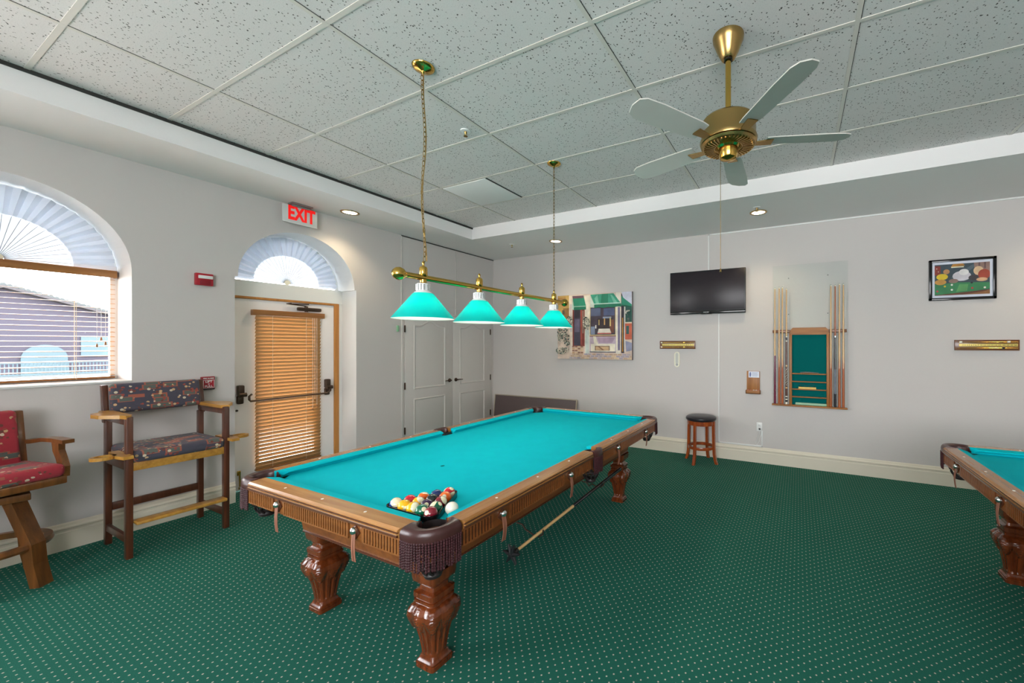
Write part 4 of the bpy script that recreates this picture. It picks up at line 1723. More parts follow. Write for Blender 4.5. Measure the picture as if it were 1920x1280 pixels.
t = thing('cafe_painting', 'unframed canvas of a cafe front with green awnings', 'painting', (-2.97, YB, 1.862))
m = MB()
m.box((0, -0.021, 0), (1.355, 0.04, 1.052), None, 0.003)
m.build('canvas_edge', plain('painted_canvas_edge', S(120, 110, 112), 0.8), t)
rnd = random.Random(3)
Q = [((222, 200, 184), R4(0, 0, 1, 1))]
Q += [((196, 160, 92), R4(0, 0.55, 0.165, 1)), ((150, 112, 66), R4(0.08, 0.55, 0.165, 0.80)), ((96, 84, 70), R4(0.065, 0.70, 0.10, 0.77)), ((178, 132, 70), R4(0.0, 0.86, 0.12, 0.97)),
      ((232, 216, 200), R4(0.165, 0.1, 0.215, 1)), ((208, 198, 196), R4(0.18, 0.42, 0.205, 0.86)),
      ((132, 60, 52), R4(0.215, 0.20, 0.385, 0.80)), ((70, 66, 84), R4(0.235, 0.21, 0.325, 0.78)), ((104, 96, 120), R4(0.245, 0.42, 0.315, 0.62)), ((52, 46, 58), R4(0.24, 0.64, 0.32, 0.77)), ((150, 122, 110), R4(0.352, 0.40, 0.372, 0.75)),
      ((170, 84, 70), R4(0.33, 0.22, 0.345, 0.76)), ((232, 222, 206), R4(0.385, 0.08, 0.455, 0.98)), ((205, 212, 206), R4(0.395, 0.08, 0.445, 0.45)),
      ((214, 196, 150), R4(0.455, 0.36, 0.80, 0.80)), ((72, 62, 76), R4(0.465, 0.375, 0.79, 0.79)), ((92, 100, 130), R4(0.47, 0.66, 0.60, 0.78)), ((82, 92, 128), R4(0.64, 0.66, 0.78, 0.77)), ((56, 44, 48), R4(0.56, 0.42, 0.76, 0.62)), ((120, 74, 60), R4(0.72, 0.40, 0.775, 0.60)),
      ((150, 160, 186), R4(0.63, 0.62, 0.74, 0.645)), ((138, 150, 176), R4(0.47, 0.38, 0.525, 0.50)), ((236, 226, 214), [(0.56, 0.40), (0.74, 0.40), (0.72, 0.465), (0.575, 0.465)]), ((200, 110, 100), [(0.56, 0.385), (0.74, 0.385), (0.74, 0.402), (0.56, 0.402)]),
      ((222, 190, 120), R4(0.575, 0.52, 0.585, 0.60)), ((214, 170, 110), R4(0.645, 0.52, 0.66, 0.62)), ((226, 200, 130), R4(0.72, 0.50, 0.735, 0.63)), ((236, 232, 226), R4(0.53, 0.47, 0.545, 0.52)),
      ((196, 176, 190), R4(0.455, 0.12, 0.80, 0.36)), ((150, 110, 96), R4(0.455, 0.345, 0.80, 0.362)), ((176, 150, 172), [(0.56, 0.33), (0.79, 0.33), (0.75, 0.25), (0.58, 0.25)]), ((236, 226, 206), R4(0.47, 0.11, 0.79, 0.235)), ((236, 226, 206), [(0.50, 0.35), (0.535, 0.35), (0.58, 0.20), (0.52, 0.20)]),
      ((120, 92, 74), R4(0.525, 0.135, 0.72, 0.205)), ((206, 170, 130), R4(0.535, 0.142, 0.71, 0.195)), ((150, 110, 84), [(0.56, 0.195), (0.59, 0.195), (0.65, 0.142), (0.62, 0.142)]), ((90, 96, 110), R4(0.455, 0.105, 0.80, 0.12)),
      ((236, 226, 210), R4(0.80, 0.08, 0.86, 1.0)), ((120, 110, 140), R4(0.825, 0.14, 0.852, 0.78)), ((52, 46, 58), R4(0.868, 0.10, 0.905, 0.98)), ((196, 140, 52), R4(0.880, 0.12, 0.892, 0.62)), ((236, 232, 226), R4(0.905, 0.12, 0.915, 0.9)),
      ((206, 206, 222), [(0.87, 1), (1, 1), (1, 0.78), (0.90, 0.88)]), ((44, 92, 84), R4(0.92, 0.55, 1, 0.78)), ((198, 96, 70), R4(0.915, 0.30, 1, 0.55)), ((236, 214, 190), R4(0.915, 0.535, 1, 0.555)), ((52, 92, 88), R4(0.93, 0.38, 0.965, 0.50)),
      ((150, 150, 176), [(0.92, 0.28), (1, 0.25), (1, 0.14), (0.93, 0.12)])]
Q += [((40, 140, 112), [(0.215, 0.985), (0.37, 0.985), (0.405, 0.82), (0.235, 0.82)]), ((112, 84, 96), [(0.215, 0.985), (0.37, 0.985), (0.372, 0.945), (0.218, 0.945)]), ((150, 196, 176), [(0.235, 0.825), (0.405, 0.825), (0.407, 0.812), (0.236, 0.812)]), ((24, 112, 86), R4(0.237, 0.765, 0.405, 0.812)), ((170, 206, 196), [(0.213, 0.95), (0.235, 0.80), (0.235, 0.765), (0.213, 0.78)]),
      ((60, 158, 130), [(0.465, 0.99), (0.77, 0.99), (0.86, 0.845), (0.515, 0.845)]), ((28, 128, 98), [(0.62, 0.99), (0.70, 0.99), (0.70, 0.845), (0.60, 0.845)]), ((120, 196, 172), [(0.52, 0.93), (0.56, 0.98), (0.58, 0.85), (0.54, 0.85)]), ((112, 190, 164), [(0.73, 0.97), (0.75, 0.97), (0.82, 0.85), (0.77, 0.85)]),
      ((190, 222, 210), [(0.515, 0.85), (0.86, 0.85), (0.865, 0.835), (0.516, 0.835)]), ((26, 118, 90), [(0.517, 0.835), (0.865, 0.835), (0.872, 0.785), (0.82, 0.79), (0.76, 0.78), (0.70, 0.79), (0.64, 0.778), (0.58, 0.79), (0.517, 0.78)]), ((206, 216, 206), [(0.462, 0.98), (0.515, 0.845), (0.515, 0.785), (0.462, 0.80)]),
      ((40, 140, 112), [(0.872, 0.95), (0.90, 0.91), (1, 0.81), (1, 0.77), (0.872, 0.80)]), ((24, 96, 76), [(0.872, 0.815), (1, 0.785), (1, 0.765), (0.90, 0.785)])]
# paving stones
for i in range(15):
    for j in range(3):
        x = 0.17 + i * 0.056 + j * 0.02
        c = rnd.choice([(206, 176, 150), (190, 176, 182), (220, 196, 160), (170, 160, 176), (196, 166, 140)])
        z = 0.008 + j * 0.028
        Q.append((c, [(x + 0.003, z), (min(1, x + 0.052), z), (min(0.995, x + 0.048), z + 0.023), (x, z + 0.023)]))
for i in range(4):
    for j in range(4):
        Q.append((rnd.choice([(196, 160, 120), (150, 110, 90), (222, 196, 160)]), R4(0.215 + i * 0.04, 0.09 + j * 0.03, 0.25 + i * 0.04, 0.112 + j * 0.03)))
# foliage
for (cx_, cz_, rx_, rz_, n) in ((0.07, 0.40, 0.085, 0.13, 120), (0.15, 0.30, 0.045, 0.10, 60), (0.19, 0.60, 0.045, 0.07, 60), (0.425, 0.55, 0.045, 0.11, 80), (0.09, 0.13, 0.10, 0.055, 90), (0.97, 0.66, 0.03, 0.10, 25)):
    for _ in range(n):
        a, r = rnd.uniform(0, 2 * PI), math.sqrt(rnd.random())
        x, z = min(0.985, max(0.012, cx_ + rx_ * r * math.cos(a))), cz_ + rz_ * r * math.sin(a)
        s_ = rnd.uniform(0.006, 0.013)
        c = rnd.choice([(74, 84, 84), (196, 190, 170), (120, 126, 112), (226, 222, 206), (52, 66, 66), (92, 110, 96)])
        Q.append((c, [(x - s_, z), (x, z - s_ * 1.1), (x + s_, z), (x, z + s_ * 1.1)]))
picture(t, -0.675, 0.675, -0.524, 0.524, -0.0412, Q, 'painted_scene')

# framed print (plain table-top still life in the same colours)
t = thing('framed_print', 'small black-framed print with a green table top in it', 'picture', (1.618, YB, 2.295))
m = MB()
W2, H2 = 0.287, 0.227
for a, b in (((-W2, -H2), (W2, -H2 + 0.028)), ((-W2, H2 - 0.028), (W2, H2)), ((-W2, -H2), (-W2 + 0.028, H2)), ((W2 - 0.028, -H2), (W2, H2))):
    m.bb((a[0], -0.028, a[1]), (b[0], 0.0, b[1]), None, 0.004)
m.build('frame', M['black_gloss'], t)
m = MB()
m.bb((-W2 + 0.02, -0.012, -H2 + 0.02), (W2 - 0.02, -0.004, H2 - 0.02))
m.build('mount', M['paper'], t)
Q = [((60, 76, 84), R4(0, 0, 1, 1)), ((84, 98, 108), [(0.30, 0.55), (0.75, 1), (0.85, 1), (0.42, 0.5)]), ((140, 52, 40), R4(0.0, 0.66, 0.11, 0.96)), ((206, 196, 170), R4(0.03, 0.86, 0.05, 0.89)), ((200, 180, 150), R4(0.06, 0.76, 0.08, 0.79)), ((190, 130, 50), [(0.30, 0.90), (0.56, 0.93), (0.52, 1.0), (0.34, 0.99)]), ((240, 232, 200), R4(0.31, 0.875, 0.54, 0.91)),
     ((150, 120, 110), [(0.74, 0.6), (1, 0.55), (1, 1), (0.72, 1)]), ((110, 84, 84), R4(0.80, 0.8, 0.83, 1)), ((110, 84, 84), R4(0.90, 0.8, 0.93, 1)),
     ((58, 132, 84), [(0, 0.02), (0.55, 0.06), (1, 0.16), (1, 0.36), (0.45, 0.40), (0, 0.36)]), ((96, 160, 96), [(0.40, 0.10), (0.60, 0.12), (0.62, 0.33), (0.46, 0.34)]), ((150, 100, 60), [(0.52, 0.0), (1, 0.0), (1, 0.13), (0.9, 0.12)]), ((110, 62, 44), [(0, 0), (0.52, 0), (0.95, 0.10), (0.95, 0.13), (0, 0.015)])]
for cx_, cz_, rx_, rz_, c in ((0.14, 0.60, 0.11, 0.10, (232, 200, 40)), (0.11, 0.43, 0.11, 0.09, (206, 150, 70)), (0.22, 0.76, 0.06, 0.08, (196, 140, 90)), (0.50, 0.60, 0.17, 0.16, (214, 208, 214)), (0.54, 0.72, 0.09, 0.10, (236, 232, 230)), (0.35, 0.45, 0.09, 0.07, (150, 120, 110)), (0.72, 0.53, 0.10, 0.09, (64, 58, 62)), (0.80, 0.74, 0.09, 0.14, (224, 190, 150)), (0.90, 0.62, 0.11, 0.16, (160, 64, 44)), (0.86, 0.46, 0.10, 0.06, (214, 170, 130))):
    Q.append((c, [(min(1, max(0, cx_ + rx_ * math.cos(a_))), cz_ + rz_ * math.sin(a_)) for a_ in [2 * PI * k / 14 for k in range(14)]]))
for cx_, cz_, c in ((0.05, 0.14, (190, 60, 70)), (0.32, 0.17, (238, 236, 226)), (0.32, 0.33, (238, 236, 226)), (0.19, 0.29, (220, 196, 60)), (0.69, 0.20, (190, 60, 60)), (0.91, 0.20, (232, 226, 210)), (0.68, 0.37, (40, 40, 46))):
    Q.append((c, [(cx_ + 0.022 * math.cos(a_), cz_ + 0.03 * math.sin(a_)) for a_ in [2 * PI * k / 10 for k in range(10)]]))
picture(t, -0.235, 0.235, -0.172, 0.172, -0.0125, Q, 'print')
m = MB()
m.add([(-W2 + 0.026, -0.018, -H2 + 0.026), (W2 - 0.026, -0.018, -H2 + 0.026), (W2 - 0.026, -0.018, H2 - 0.026), (-W2 + 0.026, -0.018, H2 - 0.026)], [[0, 1, 2, 3]])
m.build('pane', M['glass'], t)


# scoring counters
def score_counter(label, x, z, w, h, slides):
    t = thing('score_counter', label, 'score counter', (x, YB, z), 0, 'brass scoring counters')
    m = MB()
    m.box((0, -0.011, 0), (w, 0.022, h), None, 0.004)
    m.build('plaque', M['plaque'], t)
    m = MB()
    m.box((0.01, -0.0235, 0), (w * 0.90, 0.004, h * 0.26), None, 0.001)
    m.build('number_strip', plain('number_strip', S(232, 206, 112), 0.4, 0.2), t)
    for zz in (h * 0.28, -h * 0.28):
        m = MB()
        m.tube([(-w * 0.44, -0.032, zz), (w * 0.46, -0.032, zz)], 0.004, None, 10)
        for e in (-w * 0.44, w * 0.46):
            m.tube([(e, -0.020, zz), (e, -0.034, zz)], 0.004, None, 8)
        m.build('rail_rod', M['brass'], t)
    for u_, zz, mm_ in slides:
        m = MB()
        m.box((u_ * w, -0.032, zz * h), (w * 0.045, 0.014, h * 0.17), None, 0.002)
        m.build('slider', M[mm_], t)
    txt = '1 2 3 4 5 6 7 8 9 10 11 12 13 14 15  20 30 40 50'
    o = lettering(txt, 'numerals', M['black'], t, (0.01, -0.0257, -0.001), ROT_BACK, h * 0.16, 0.0004)
    o.scale = (w * 0.86 / max(0.01, o.dimensions.x), 1, 1)


score_counter('smaller wooden score counter on the back wall beneath the television', -1.592, 1.57, 0.528, 0.117, ((-0.44, 0.28, 'ivory'), (-0.44, -0.28, 'ivory'), (0.2, 0.28, 'brass'), (0.2, -0.28, 'brass')))
score_counter('longer wooden score counter on the back wall beneath the framed print', 1.822, 1.57, 0.531, 0.114, ((-0.41, 0.3, 'ivory'), (0.33, 0.3, 'ivory'), (0.25, -0.3, 'black')))

t = thing('thermometer', 'small cream oval thermometer below the score counter', 'thermometer', (-1.597, YB, 1.357))
m = MB()
pill = [(0.041 * math.cos(a_), 0.07 + 0.041 * math.sin(a_)) for a_ in [PI * k / 12 for k in range(13)]] + [(0.041 * math.cos(a_), -0.07 + 0.041 * math.sin(a_)) for a_ in [PI + PI * k / 12 for k in range(13)]]
m.prism(pill, -0.014, 0, 'y')
m.build('body', M['ivory'], t)
m = MB()
m.prism([(p[0] * 0.55, p[1] * 0.72 + 0.018) for p in pill], -0.0155, -0.013, 'y')
m.build('scale_plate', plain('thermometer_scale', S(205, 205, 196), 0.4), t)
m = MB()
m.tube([(0, -0.016, -0.05), (0, -0.016, 0.08)], 0.0018, None, 6)
m.lathe([(0.018, 0), (0.018, -0.003), (0.001, -0.003)], None, (0, -0.014, -0.075), 16, 'y')
m.build('gauge', M['grey_metal'], t)

# card and chalk holder
t = thing('chalk_holder', 'small oak chalk holder with a pocket on the back wall left of the cue rack', 'holder', (-0.546, YB, 1.07))
m = MB()
m.box((0, -0.008, 0), (0.165, 0.016, 0.30), None, 0.004)
m.build('back_board', M['oak'], t)
m = MB()
m.box((0, -0.052, -0.128), (0.185, 0.010, 0.048), None, 0.003)
m.box((-0.0875, -0.030, -0.128), (0.010, 0.054, 0.048), None, 0.003)
m.box((0.0875, -0.030, -0.128), (0.010, 0.054, 0.048), None, 0.003)
m.box((0, -0.030, -0.147), (0.185, 0.054, 0.010), None, 0.003)
m.build('pocket', M['oakx'], t)
t2 = thing('printed_card', 'white printed card tucked on top of the oak chalk holder', 'card', (-0.546, YB - 0.017, 1.175))
m = MB()
m.box((0.008, -0.001, 0), (0.135, 0.002, 0.082))
m.build('card', M['paper'], t2)
m = MB()
m.prism([(-0.045, -0.03), (-0.03, -0.03), (-0.026, 0.0), (-0.03, 0.03), (-0.043, 0.028), (-0.048, 0.0)], -0.0026, -0.0021, 'y')
for i in range(4):
    m.bb((-0.015, -0.0026, 0.022 - i * 0.014), (0.062 - 0.012 * (i % 2), -0.0021, 0.025 - i * 0.014))
m.build('printing', M['paper_ink'], t2)
for i, (dx, mm_) in enumerate(((-0.06, 'pink'), (-0.03, 'pink'), (0.008, 'white_plastic'), (0.040, 'white_plastic'), (0.070, 'pink'))):
    o = tag(MB().box((0, 0, 0), (0.022, 0.022, 0.022), None, 0.002).build('chalk_cube', M[mm_]), 'tiny %s chalk cube in the oak holder, %s' % ('pink' if mm_ == 'pink' else 'white', ('at the left end', 'second from the left', 'in the middle', 'second from the right', 'at the right end')[i]), 'chalk', 'chalk cubes in the holder')
    o.location = (-0.546 + dx, YB - 0.034, 1.07 - 0.131 + 0.0 + 0.002 * 0 + 0.0)
    o.location.z = 1.07 - 0.142 + 0.0112 + 0.02

# cue rack
t = tag(MB().box((0, 0, 0), (0.848, 0.005, 1.80), None, 0.001).build('backing_sheet', M['acrylic']), 'clear plastic sheet screwed to the back wall behind the cues', 'panel')
t.location = (0.12, YB - 0.006, 1.70)
for dx, dz in ((-0.235, 0.73), (0.21, 0.74), (-0.235, 0.265), (0.21, 0.265)):
    m = MB()
    m.lathe([(0.006, 0), (0.006, -0.003), (0.001, -0.004)], None, (dx, -0.003, dz), 10, 'y')
    m.build('screw', M['black'], t)
t = thing('cue_rack', 'oak cue rack with a teal board and four little shelves', 'cue rack', (0.115, YB - 0.01, 0.80))
m = MB()
m.prism([(-0.222, 0.90), (0.232, 0.90), (0.232, 0.945), (0.190, 0.990), (-0.180, 0.990), (-0.222, 0.945)], -0.035, 0, 'y')
m.build('header', M['oakx'], t)
m = MB()
m.box((0.005, -0.006, 0.46), (0.40, 0.012, 0.90))
m.build('teal_panel', M['teal_board'], t)
for x in (-0.205, 0.215):
    m = MB()
    m.box((x, -0.02, 0.455), (0.032, 0.04, 0.90), None, 0.003)
    m.build('side_post', M['oak'], t)
for z in (0.112, 0.208, 0.305, 0.405):
    m = MB()
    m.box((0.005, -0.030, z), (0.39, 0.052, 0.014), None, 0.003)
    m.build('shelf', M['oakx'], t)
m = MB()
m.box((-0.002, -0.036, -0.002), (0.848, 0.07, 0.018), None, 0.004)
m.build('butt_ledge', M['oakx'], t)
CUES = [-0.275, -0.224, -0.186, -0.138, 0.360, 0.406, 0.451, 0.493]
for a, b in ((-0.302, -0.098), (0.335, 0.528)):
    m = MB()
    m.bb((a - 0.115, -0.055, 0.925), (b - 0.115, -0.035, 0.962), None, 0.003)
    m.bb((a - 0.115, -0.040, 0.925), (b - 0.115, 0.0, 0.962), None, 0.003)
    for x in [c for c in CUES if a < c < b]:
        for s_ in (-1, 1):
            m.tube([(x - 0.115 + s_ * 0.013, -0.05, 0.943), (x - 0.115 + s_ * 0.014, -0.068, 0.943)], 0.004, None, 8)
    m.build('cue_clip', M['plaque'], t)

STY = [('wine', 'slender cue with a wine-red butt, leftmost in the rack'), ('std', 'orange-butted cue, second from the left end of the rack'), ('std', 'orange-butted cue, third from the left, beside the banded cue'),
       ('fancy', 'dark cue with cream bands and an ornate sleeve, left of the teal board'), ('std', 'orange-butted cue just right of the teal board'), ('dark', 'black cue with a grey wrap in the right cue group'), ('std', 'orange-butted cue between the black cue and the rightmost cue'), ('std', 'orange-butted cue at the right end of the rack')]
TOPS = [2.314, 2.318, 2.319, 2.299, 2.31, 2.307, 2.321, 2.318]
for x, (st, lab), ztop in zip(CUES, STY, TOPS):
    t = thing('pool_cue', lab, 'cue', (x, YB - 0.062, 0.812), 0, 'cues standing in the wall rack')
    L_ = ztop - 0.812

    def seg_(name, za, zb, ra, rb, mt, par=t):
        mm = MB()
        mm.lathe([(0.0005, za), (ra, za), (rb, zb), (0.0005, zb)], None, (0, 0, 0), 14)
        return mm.build(name, M[mt], par)
    rad = lambda z: 0.0145 - (0.0145 - 0.0062) * min(1, z / L_)
    if st == 'std':
        seg_('butt', 0, 0.47, rad(0), rad(0.47), 'cue_orange')
        sh = seg_('shaft', 0.47, L_ - 0.02, rad(0.47), rad(L_), 'cue_maple')
        mm = MB()
        for k in range(4):
            a = PI / 4 + k * PI / 2
            r0 = rad(0.47) + 0.0004
            mm.add([(r0 * math.cos(a - 0.6), r0 * math.sin(a - 0.6), 0.47), (r0 * 1.06 * math.cos(a), r0 * 1.06 * math.sin(a), 0.47), (r0 * math.cos(a + 0.6), r0 * math.sin(a + 0.6), 0.47), (rad(0.62) * 1.04 * math.cos(a), rad(0.62) * 1.04 * math.sin(a), 0.62)], [[0, 1, 3], [1, 2, 3]])
        mm.build('spliced_points', M['cue_orange'], t)
    elif st == 'wine':
        seg_('butt', 0, 0.62, rad(0), rad(0.62), 'cue_wine')
        seg_('shaft', 0.62, L_ - 0.02, rad(0.62), rad(L_), 'cue_maple')
    elif st == 'fancy':
        z = 0
        for zb, mt in ((0.03, 'ivory'), (0.055, 'cue_black'), (0.07, 'ivory'), (0.09, 'cue_black'), (0.105, 'ivory'), (0.20, 'cue_choc'), (0.22, 'cue_maple'), (0.48, 'cue_choc'), (0.50, 'cue_maple'), (0.80, 'cue_choc'), (0.815, 'ivory'), (0.855, 'cue_black'), (0.87, 'ivory')):
            seg_('butt_band', z, zb, rad(z), rad(zb), mt)
            z = zb
        mm = MB()
        for k in range(40):
            zz = 0.235 + 0.0058 * k
            a = k * 2.4
            r0 = rad(zz) + 0.0003
            mm.box((r0 * math.cos(a), r0 * math.sin(a), zz), (0.004, 0.007, 0.011), None, 0, (0, 0, a))
        mm.build('inlay', M['ivory'], t)
        seg_('shaft', z, L_ - 0.02, rad(z), rad(L_), 'cue_maple')
    else:
        seg_('butt', 0, 0.16, rad(0), rad(0.16), 'cue_black')
        seg_('wrap', 0.16, 0.46, rad(0.16) + 0.0005, rad(0.46) + 0.0005, 'cue_wrap')
        seg_('forearm', 0.46, 0.85, rad(0.46), rad(0.85), 'cue_black')
        seg_('joint', 0.85, 0.87, rad(0.85) + 0.0005, rad(0.87) + 0.0005, 'silver')
        seg_('shaft', 0.87, L_ - 0.02, rad(0.87), rad(L_), 'cue_orange')
    seg_('ferrule', L_ - 0.02, L_ - 0.005, rad(L_), rad(L_), 'ivory')
    seg_('tip', L_ - 0.005, L_, rad(L_), rad(L_) * 0.8, 'teal_board')

# small things on the rack shelves
SX, SYY = 0.12, YB - 0.042
t = tag(MB().tube([(-0.09, 0, 0.010), (-0.03, -0.002, 0.012), (0.05, 0.002, 0.010), (0.12, 0, 0.008)], [0.004, 0.009, 0.008, 0.003], None, 8).build('marker_pen', M['silver']), 'silvery pen lying on the top shelf of the cue rack', 'pen')
t.location = (SX - 0.01, SYY, 0.80 + 0.412)
t = tag(MB().box((0, 0, 0.014), (0.20, 0.034, 0.026), None, 0.003).build('yellow_block', M['yellow']), 'pale yellow block on the third shelf of the cue rack', 'block')
t.location = (SX - 0.02, SYY, 0.80 + 0.212)
t = thing('spectacles', 'thin dark wire spectacles lying on the yellow block', 'spectacles', (SX - 0.02, SYY + 0.004, 0.80 + 0.2395))
m = MB()
for s_ in (-1, 1):
    m.tube([(s_ * 0.055 + 0.03 * math.cos(2 * PI * k / 16), 0.008, 0.016 + 0.014 * math.sin(2 * PI * k / 16)) for k in range(16)], 0.0015, None, 6, True)
m.tube([(-0.025, 0.008, 0.018), (0.025, 0.008, 0.018)], 0.0015, None, 6)
m.build('rims', M['black'], t)
m = MB()
for s_ in (-1, 1):
    m.tube([(s_ * 0.085, 0.008, 0.018), (s_ * 0.09, -0.004, 0.012), (s_ * 0.06, -0.016, 0.002)], 0.0015, None, 6)
m.build('temples', M['black'], t)
t = tag(MB().box((0, 0, 0.017), (0.35, 0.03, 0.030), None, 0.003).build('mint_box', M['mint']), 'long pale green box lying on the bottom ledge of the cue rack', 'box')
t.location = (SX + 0.02, SYY, 0.80 + 0.0085)

# folding table top leaning in the corner
t = thing('folded_table', 'dark laminate folding table top leaning in the corner behind the pool table', 'folded table', (-4.14, YB - 0.10, 0), 0)
m = MB()
m.box((0, 0.025, 0.328), (1.71, 0.024, 0.655), None, 0.004, (math.radians(-7), 0, 0))
m.build('table_top', M['board_dark'], t)
m = MB()
for (c, d) in (((0, 0, 0.328), (1.73, 0.03, 0.016)), ((0, 0, -0.328), (1.73, 0.03, 0.016)), ((-0.862, 0, 0), (0.016, 0.03, 0.66)), ((0.862, 0, 0), (0.016, 0.03, 0.66))):
    from mathutils import Euler
    off = Euler((math.radians(-7), 0, 0)).to_matrix() @ Vector(c)
    m.box((off.x, 0.025 + off.y, 0.336 + off.z), d, None, 0.004, (math.radians(-7), 0, 0))
m.build('edging', M['board_edge'], t)

# bar stool
t = thing('bar_stool', 'round backless bar stool with black padded seat and cherry legs by the back wall', 'stool', (-1.185, 5.225, 0), 0.55)
m = MB()
m.lathe([(0.001, 0.560), (0.185, 0.560), (0.196, 0.566), (0.203, 0.582), (0.200, 0.600), (0.180, 0.614), (0.12, 0.624), (0.001, 0.628)], None, (0, 0, 0), 48)
m.build('seat', M['black_vinyl'], t)
m = MB()
m.open_lathe([(0.165, 0.505), (0.185, 0.505), (0.187, 0.562), (0.165, 0.562), (0.165, 0.505)], None, (0, 0, 0), 48)
m.build('apron_ring', M['stool_wood'], t)
m = MB()
for (z0_, z1_) in ((0.185, 0.222),):
    m.open_lathe([(0.150, z0_), (0.172, z0_), (0.174, z0_ + 0.008), (0.174, z1_ - 0.008), (0.172, z1_), (0.150, z1_), (0.150, z0_)], None, (0, 0, 0), 48)
m.build('footrest_ring', M['stool_wood'], t)
for k in range(4):
    a = PI / 4 + k * PI / 2
    m = MB()
    pr = [(0.178, 0.556), (0.180, 0.40), (0.184, 0.22), (0.190, 0.12), (0.204, 0.05), (0.222, 0.0)]
    v, f = [], []
    for r, z in pr:
        for dr, dt in ((-0.017, -0.017), (0.017, -0.017), (0.017, 0.017), (-0.017, 0.017)):
            v.append(((r + dr) * math.cos(a) - dt * math.sin(a), (r + dr) * math.sin(a) + dt * math.cos(a), z))
    for q in range(len(pr) - 1):
        for r in range(4):
            r2 = (r + 1) % 4
            f.append([4 * q + r, 4 * q + r2, 4 * q + 4 + r2, 4 * q + 4 + r])
    f += [[0, 1, 2, 3], [4 * len(pr) - 4 + i for i in range(4)]]
    m.add(v, f, None, True)
    m.build('leg', M['stool_wood'], t)

# ================================================================== spectator chair (navy)
t = thing('spectator_chair', 'tall navy spectator chair with cup-holder arms under the arched window', 'chair', (-4.70, 1.30, 0))


def bar(name, a, b, w, d, mt, par=t, bev=0.006, up=None):
    """square-section bar from a to b, w along x-ish, d along y-ish"""
    a, b = Vector(a), Vector(b)
    mm = MB()
    v = []
    for p in (a, b):
        for dx, dy in ((-w / 2, -d / 2), (w / 2, -d / 2), (w / 2, d / 2), (-w / 2, d / 2)):
            v.append(p + Vector((dx, dy, 0)))
    bm = bmesh.new()
    vv = [bm.verts.new(p) for p in v]
    for f in ([3, 2, 1, 0], [4, 5, 6, 7], [0, 1, 5, 4], [1, 2, 6, 5], [2, 3, 7, 6], [3, 0, 4, 7]):
        bm.faces.new([vv[i] for i in f])
    bmesh.ops.bevel(bm, geom=list(bm.edges), offset=bev, segments=2, affect='EDGES', profile=0.5)
    mm.addbm(bm, None, True)
    return mm.build(name, M[mt], par)


for sy__ in (-1, 1):
    bar('leg', (0.245, sy__ * 0.268, 0), (0.245, sy__ * 0.268, 1.045), 0.05, 0.036, 'chair_wood')
    bar('leg', (-0.235, sy__ * 0.262, 0), (-0.235, sy__ * 0.262, 0.98), 0.05, 0.036, 'chair_wood')
    bar('back_post', (-0.235, sy__ * 0.272, 0.96), (-0.285, sy__ * 0.272, 1.255), 0.045, 0.034, 'chair_wood')
    m = MB()
    o1 = [(-0.26, sy__ * 0.245), (0.22, sy__ * 0.245), (0.265, sy__ * 0.262), (0.27, sy__ * 0.285), (0.20, sy__ * 0.30), (0.14, sy__ * 0.335), (0.08, sy__ * 0.372), (-0.02, sy__ * 0.388), (-0.10, sy__ * 0.372), (-0.14, sy__ * 0.33), (-0.26, sy__ * 0.30)]
    m.prism(o1, 1.030, 1.056, 'z')
    m.build('armrest', M['chair_arm'], t)
    bar('arm_rail', (-0.235, sy__ * 0.268, 0.99), (-0.235, sy__ * 0.268, 1.03), 0.05, 0.03, 'chair_wood', bev=0.003)
    m = MB()
    m.box((0.0, sy__ * 0.268, 1.005), (0.46, 0.024, 0.05), None, 0.004)
    m.build('arm_rail', M['chair_wood'], t)
    # cup holder tray, ring with a hole
    m = MB()
    cxh, cyh, ro, ri = 0.20, sy__ * 0.375, 0.062, 0.042
    n = 24
    v, f = [], []
    for k in range(n):
        a = 2 * PI * k / n
        for r, z in ((ri, 0.752), (ro, 0.752), (ro, 0.774), (ri, 0.774)):
            v.append((cxh + r * math.cos(a), cyh + r * math.sin(a), z))
    for k in range(n):
        j = (k + 1) % n
        for q in range(4):
            q2 = (q + 1) % 4
            f.append([4 * k + q, 4 * j + q, 4 * j + q2, 4 * k + q2])
    m.add(v, f)
    m.prism([(0.04, sy__ * 0.27), (0.36, sy__ * 0.27), (0.36, sy__ * 0.318), (0.27, sy__ * 0.335), (0.13, sy__ * 0.335), (0.04, sy__ * 0.318)], 0.752, 0.774, 'z')
    m.build('cup_holder', M['chair_arm'], t)
    m = MB()
    m.box((0.005, sy__ * 0.265, 0.135), (0.45, 0.022, 0.055), None, 0.004)
    m.build('side_stretcher', M['chair_wood'], t)
    m = MB()
    m.box((0.005, sy__ * 0.265, 0.675), (0.45, 0.022, 0.06), None, 0.004)
    m.build('seat_rail', M['chair_wood'], t)
for xx in (0.25, -0.235):
    m = MB()
    m.box((xx, 0, 0.672), (0.026, 0.51, 0.062), None, 0.004)
    m.build('seat_rail', M['chair_arm'] if xx > 0 else M['chair_wood'], t)
m = MB()
m.box((0.02, 0, 0.742), (0.54, 0.505, 0.085), None, 0.03, None, 4)
m.build('seat', M['fab_dark'], t)
m = MB()
m.box((-0.232, 0, 1.145), (0.065, 0.512, 0.235), None, 0.025, (0, math.radians(-9.5), 0), 4)
m.build('backrest', M['fab_dark'], t)
m = MB()
m.box((0.285, 0, 0.265), (0.10, 0.50, 0.024), None, 0.006)
m.build('footrest', M['chair_arm'], t)
m = MB()
m.box((-0.235, 0, 0.29), (0.022, 0.50, 0.06), None, 0.004)
m.build('back_stretcher', M['chair_wood'], t)

